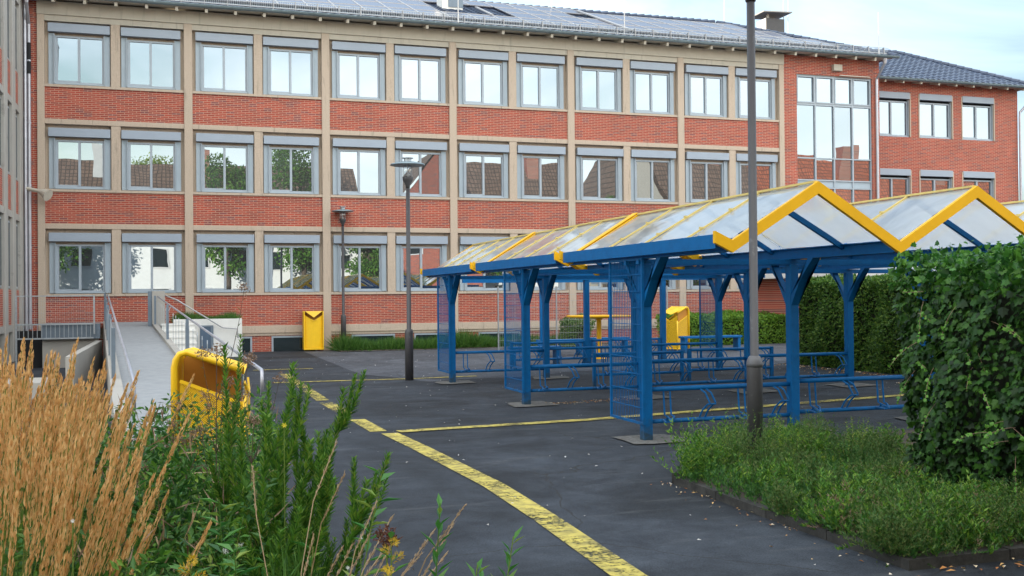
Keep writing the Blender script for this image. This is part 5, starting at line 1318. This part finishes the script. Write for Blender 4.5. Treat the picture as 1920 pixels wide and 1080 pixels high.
# goldenrod with yellow sprays
for be, d, Lh, lab in ((11.3, 2.45, 1.22, 'goldenrod with yellow flower sprays over the asphalt at the lower edge'), (2.7, 2.4, 1.24, 'goldenrod with yellow flowers in the lower left bed'), (16.7, 2.2, 1.21, 'small goldenrod tip at the bottom edge')):
    p = pol(be, d); t = thing('goldenrod', (p.x, p.y, .03), lab, 'goldenrod', 'goldenrods in flower'); mf = MB(); ms = MB(); mh = MB()
    for j in range(2 if be < 15 else 1):
        d0 = np.array([RNG.normal()*.08, RNG.normal()*.06, 1]); pts = leafy_shoot(mf, ms, (p.x+j*.03, p.y, .03), d0, Lh*(1-.12*j), (0, 0, 0), .10, 26, .3, .8, .004, .24)
        for q in range(11):
            u = .80+.2*q/11; v = pts[min(7, int(u*8))]*(1-(u*8 % 1))+pts[min(8, int(u*8)+1)]*(u*8 % 1); aa = q*2.4
            sp = curve(v, (math.cos(aa), math.sin(aa), .7), .075*(1.15-(q/11)), (0, 0, -.3), 6); ms.tube([tuple(w) for w in sp], .0012, 3, cap=False); plume(mh, sp, .05, .009, 70, 1.2, .008)
    mf.build('foliage', 'broad', t); ms.build('stems', 'reed_stem', t); mh.build('flowers', 'gold', t)
p = pol(11.0, 2.5); t = thing('dry_flower', (p.x, p.y, .03), 'round dark brown dead flower head beside the goldenrod', 'dry flower'); m = MB(); headcl(m, (p.x, p.y, 1.235), .032, 160); m.build('seed_heads', plain('dead_brown', (.10, .035, .02), .9, var=.4, scale=60), t)
m = MB(); m.tube([(p.x, p.y, .03), (p.x, p.y, 1.22)], .002, 5); m.build('stems', 'reed_stem', t)
p = pol(13.0, 2.45); weed('leafy_plant', 13.0, 2.45, 5, 1.22, .09, 40, 'broad', 'bright green leafy shoots at the lower edge right of the goldenrod', spread=.05, width=.24, ang=.6, t0=.55, group='broad-leaved plants in the left bed')
# yellow hawkbit flowers and tiny white flowers
def flower(be, d, z, r, mat, label, petals=14):
    p = pol(be, d); t = thing('small_flower', (p.x, p.y, .03), label, 'flower', 'small single flowers'); m = MB(); k = petals
    a = np.arange(k)*2*PI/k; D = np.stack([np.cos(a), np.sin(a)*.4-.5*0, np.sin(a)*.9], 1); D[:, 1] -= .1
    leaves(m, np.repeat([[p.x, p.y, z]], k, 0), D, np.repeat([[0, -1, .3]], k, 0), r, r*.35, fold=.05); m.build('petals', mat, t)
    s_ = MB(); s_.tube([(p.x, p.y, .03), (p.x, p.y+.004, z)], .0016, 4); s_.build('stem', 'reed_stem', t)
flower(-4.1, 2.55, 1.16, .011, 'flower_yellow', 'yellow hawkbit flower among the reed stems', 18)
flower(5.6, 3.4, 1.40, .010, 'flower_yellow', 'pair of yellow buds on the tall weed', 6)
for i, (be, d, z, lab) in enumerate([(9.6, 3.0, 1.12, 'white flower over the asphalt, upper one'), (8.9, 3.0, 1.04, 'white flower over the asphalt, middle one'), (8.3, 3.1, .98, 'white flower over the asphalt, lowest one'), (-4.9, 3.0, 1.22, 'white flower in front of the reed plumes')]): flower(be, d, z, .007, 'flower_white', lab, 7)

# ================================================================== RIGHT BED, IVY HEDGE
b = MB(); bx0, bx1, by0, by1 = 4.62, 12, 5.78, 10.9
b.add([(bx0, 9.0, .06), (bx0, by0, .06), (bx1, by0, .1), (bx1, by1, .14), (6.6, by1, .08), (5.5, 10.2, .07)], [(0, 1, 2, 3, 4, 5)])
tag(b.build('flower_bed', 'soil'), kind='structure')
b = MB()
for i in range(4): b.box(bx0-.09, bx0-.005, by0+.0+i*.82, by0+.81+i*.82, -.05, .07+.004*(i % 2))
for i in range(9): b.box(bx0-.09+i*.82, bx0+.72+i*.82, by0-.09, by0-.004, -.05, .07+.004*(i % 2))
b.bar((bx0-.05, 9.08, .03), (5.5, 10.25, .03), .08, .14); b.bar((5.5, 10.25, .04), (6.6, 10.95, .04), .08, .14)
tag(b.build('kerb', 'kerb'), kind='structure')
ivy = thing('ivy_hedge', (8, 6.5, .1), 'big ivy-covered hedge block at the right edge with pale young tendrils', 'ivy hedge')
IX, IY1, IZ = 6.28, 7.95, 2.06
MB().box(IX+.25, 11, 3.0, IY1-.25, .1, IZ-.28).build('inner_stems', 'shaded_twig', ivy)
def ivy_shell(n):
    P = []; N = []
    k1 = int(n*.62); y = RNG.uniform(3.4, IY1+.05, k1); z = .12+RNG.random(k1)*(IZ-.1); P.append(np.stack([np.full(k1, IX), y, z], 1)); N.append(np.repeat([[-1, -.1, .1]], k1, 0))
    k2 = int(n*.14); x = RNG.uniform(IX, IX+1.6, k2); z = .1+RNG.random(k2)*IZ; P.append(np.stack([x, np.full(k2, IY1), z], 1)); N.append(np.repeat([[0, 1, .1]], k2, 0))
    k3 = n-k1-k2; P.append(np.stack([RNG.uniform(IX-.02, IX+1.8, k3), RNG.uniform(3.4, IY1, k3), np.full(k3, IZ)], 1)); N.append(np.repeat([[-.15, -.05, 1]], k3, 0))
    P = np.concatenate(P); N = np.concatenate(N).astype(float)
    off = .07*(np.sin(P[:, 1]*3.4+P[:, 2]*2.2)+np.sin(P[:, 2]*4.1-P[:, 1]*1.3+P[:, 0]*3))+.05*np.sin(P[:, 1]*9+P[:, 2]*6)-RNG.exponential(.05, len(P))
    # undercut near the ground, bulge at the top rim
    side = np.abs(N[:, 2]) < .5
    off = off+np.where(side, .10*np.clip(P[:, 2]-1.2, 0, 1)-.22*np.clip(.55-P[:, 2], 0, 1), 0)
    return P+N*off[:, None], N
P, N = ivy_shell(15000)
D = np.array([0, 0, -1.0])+N*.35+rdir(len(P))*.75; Nn = N+rdir(len(P))*.5
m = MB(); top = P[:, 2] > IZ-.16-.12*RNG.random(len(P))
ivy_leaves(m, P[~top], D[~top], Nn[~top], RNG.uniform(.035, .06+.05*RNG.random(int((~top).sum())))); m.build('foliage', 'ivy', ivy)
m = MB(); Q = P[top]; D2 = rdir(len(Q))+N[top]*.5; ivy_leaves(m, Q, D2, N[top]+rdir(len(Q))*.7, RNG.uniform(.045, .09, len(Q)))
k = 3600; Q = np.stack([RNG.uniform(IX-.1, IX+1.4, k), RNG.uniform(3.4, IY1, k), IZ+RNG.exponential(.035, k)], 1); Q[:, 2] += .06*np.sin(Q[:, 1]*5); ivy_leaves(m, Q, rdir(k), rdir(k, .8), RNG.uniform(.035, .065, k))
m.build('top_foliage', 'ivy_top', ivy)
for i in range(34):
    m = MB(); s_ = MB()
    y = RNG.uniform(5.4, IY1); z = RNG.uniform(.45, IZ); p0 = (IX-.04, y, z); d0 = np.array([-.3, RNG.normal()*.9, RNG.uniform(-.6, .1)])
    pts = curve(p0, d0, RNG.uniform(.2, .42), (.3, d0[1]*.2, -.7 if z < 1.8 else .2), 8); s_.tube([tuple(v) for v in pts], .0024, 4, cap=False)
    kk = 9; T = np.linspace(.35, .99, kk)*7; ii = T.astype(int); Q = pts[ii]*(1-(T-ii))[:, None]+pts[np.minimum(ii+1, 7)]*(T-ii)[:, None]
    ivy_leaves(m, Q, rdir(kk, -.4)+np.array([-.3, 0, 0]), rdir(kk)*.4+np.array([-1, -.3, .3]), RNG.uniform(.02, .042, kk))
    yo = m.build('young_shoot', 'ivy_young', ivy); s_.build('tendril', 'dry', yo)
# sapling growing through the top of the hedge
sap = thing('sapling', (6.62, 6.75, 2.0), 'young sapling shoot with heart-shaped leaves sticking up out of the ivy hedge', 'sapling')
m = MB(); pts = curve((6.62, 6.75, 1.98), (.02, 0, 1), .42, (.05, 0, 0), 7); m.tube([tuple(v) for v in pts], .006, 6); m.build('stem', 'lime', sap)
m = MB(); k = 16; T = np.linspace(.35, .98, k)*6; ii = T.astype(int); Q = pts[ii]; Q = Q*(1-(T-ii))[:, None]+pts[np.minimum(ii+1, 6)]*(T-ii)[:, None]; a = np.arange(k)*2.4
O = np.stack([np.cos(a), np.sin(a), np.full(k, .25)], 1); leaves(m, Q+O*.02, O+np.array([0, 0, -.2]), np.repeat([[0, -.4, 1]], k, 0), np.linspace(.085, .05, k), np.linspace(.065, .04, k), fold=.1, wide=.35); m.build('foliage', 'ivy_top', sap)
# ground cover
def rb():
    while True:
        x = RNG.uniform(bx0-.13, 7.2); y = RNG.uniform(by0-.13, 10.7)
        if y > 9.0+(x-4.62)*1.0 + .1: continue
        if x > IX+.3 and y < IY1: continue
        return (x, y)
def heath(n, hfun, mat, nm, label, leaf=.02):
    m = MB(); st_ = int(n/22); Pp = []; Dd = []
    for i in range(st_):
        x, y = rb(); h = hfun((x, y))*RNG.uniform(.55, 1.1)*(1+.35*math.sin(x*5.1+1)*math.sin(y*3.7)+.25*math.sin(x*11+y*3)*math.sin(y*9)); d = rdir(1, 2.6)[0]
        for k in range(22):
            u = RNG.random()**.8; Pp.append((x+d[0]*h*u, y+d[1]*h*u, .07+d[2]*h*u)); a = RNG.uniform(0, 6.28); Dd.append((math.cos(a)*.7+d[0], math.sin(a)*.7+d[1], .9))
    Pp = np.array(Pp); Dd = np.array(Dd); leaves(m, Pp, Dd, rdir(len(Pp)), leaf*RNG.uniform(.7, 1.5, len(Pp)), leaf*.32, fold=.1)
    return tag(m.build(nm, mat), label, 'ground cover', kind='stuff')
CL = [(rb(), RNG.uniform(.5, 1.25), RNG.uniform(.12, .38), int(RNG.integers(0, 6))) for _ in range(90)]
def clumped(kinds, n, mat, nm, label, leaf, base, wd=.32):
    cs = [c for c in CL if c[3] in kinds]; m = MB(); Pp = []; Dd = []
    while len(Pp) < n:
        (cx, cy), hs_, r_, _ = cs[RNG.integers(0, len(cs))]
        x, y = cx+RNG.normal()*r_*.5, cy+RNG.normal()*r_*.5
        if x < bx0-.15+.08*math.sin(y*7) or y < by0-.13+.08*math.sin(x*6) or (x > IX+.3 and y < IY1) or y > 9.2+(x-4.62): continue
        q = math.hypot(x-cx, y-cy)/r_; h = base*hs_*max(.3, 1.1-.5*q)*RNG.uniform(.6, 1.1)*(1.35 if y > 8.8 else 1)*(1 if x < 5.6 else .7); d = rdir(1, 2.4)[0]
        for k in range(20):
            u = RNG.random()**.8; Pp.append((x+d[0]*h*u, y+d[1]*h*u, .07+d[2]*h*u)); a = RNG.uniform(0, 6.28); Dd.append((math.cos(a)*.8+d[0], math.sin(a)*.8+d[1], .8))
    Pp = np.array(Pp); leaves(m, Pp, np.array(Dd), rdir(len(Pp)), leaf*RNG.uniform(.6, 1.6, len(Pp)), leaf*wd, fold=.12)
    return tag(m.build(nm, mat), label, 'ground cover', kind='stuff')
heath(60000, lambda p: .16, 'weed_dark', 'ground_cover', 'low dark green creeping weeds covering the right bed', .028)
clumped((0, 1, 2), 110000, 'heath', 'ground_cover', 'grey-green heathery clumps of the bed around the nearest lamp post', .026, .42)
clumped((3, 5), 50000, 'weed', 'ground_cover', 'fresh green leafy clumps in the right bed', .036, .36, .42)
clumped((4,), 26000, 'lime', 'ground_cover', 'yellow-green feathery clumps in the right bed', .022, .30, .4)
clumped((5,), 8000, 'dry', 'ground_cover', 'dry brown withered clumps in the right bed', .03, .36, .2)
for i, (x, y, Lh, mt, lab) in enumerate([(5.95, 9.6, .52, 'lime', 'bright yellow-green plant in the right bed between two shelter posts'), (6.75, 9.3, .46, 'lime', 'bright green weed left of the ivy hedge'), (5.35, 9.75, .3, 'broad', 'small green weed at the back edge of the right bed'), (6.05, 10.15, .75, 'weed', 'tall thin weed standing before the blue shelter post'),
                                          (4.72, 8.9, .26, 'lime', 'small light green shoot at the left corner of the right bed'), (6.4, 8.9, .3, 'broad', 'leafy green weed by the ivy foot'), (5.55, 7.6, .28, 'broad', 'green weed in the middle of the right bed'), (5.9, 6.3, .3, 'weed', 'green weed near the kerb below the ivy'), (6.15, 6.6, .34, 'weed_dark', 'dark leafy weed under the ivy by the kerb'), (5.2, 6.2, .24, 'weed', 'low weed at the kerb corner of the right bed'),
                                          (5.6, 8.8, .3, 'lime', 'pale green weed right of the nearest lamp post')]):
    weed('bed_weed', 0, 0, [6, 5, 4, 2, 2, 6, 5, 7, 7, 8, 4][i], Lh, .055, 26, mt, lab, spread=.3 if i != 3 else .05, width=.4, ang=.9, t0=.1, side=1, z0=.07, group='weeds in the right bed', r=.003, xy=(x, y), lean=(0, 0))
# litter
def scatter(n, fn, size, mat, name, label):
    m = MB(); P = np.array([fn() for _ in range(n)]); P = np.array([(x, y, gz(x)+.016) for x, y in P]); D = rdir(n); D[:, 2] *= .15; N = rdir(n)*.35+np.array([0, 0, 1.])
    leaves(m, P, D, N, size*RNG.uniform(.5, 1.5, n), size*RNG.uniform(.35, .8, n), fold=.2); return tag(m.build(name, mat), label, 'litter', kind='stuff')
scatter(420, lambda: (RNG.uniform(1.3, 13), RNG.uniform(4, 34)), .03, 'petal', 'fallen_petals', 'small pale petals and bits scattered over the dark asphalt')
scatter(70, lambda: (bx0-.12-RNG.exponential(.12), RNG.uniform(5.2, 9.2)), .028, 'litter', 'fallen_leaves', 'brown and yellow fallen leaves lying along the kerb of the right bed')
scatter(60, lambda: (RNG.uniform(4.6, 7), by0-.12-RNG.exponential(.14)), .045, 'litter', 'fallen_leaves', 'larger yellow-brown leaves lying before the front kerb')
scatter(260, lambda: (RNG.uniform(5.9, 7.8), 16.4+RNG.normal()*.1), .03, 'litter', 'fallen_leaves', 'brown leaf litter by the second shelter post')
scatter(500, lambda: (13.9-RNG.exponential(.3), RNG.uniform(12.5, 22)), .05, 'litter', 'fallen_leaves', 'brown leaf litter at the foot of the tall hedge')
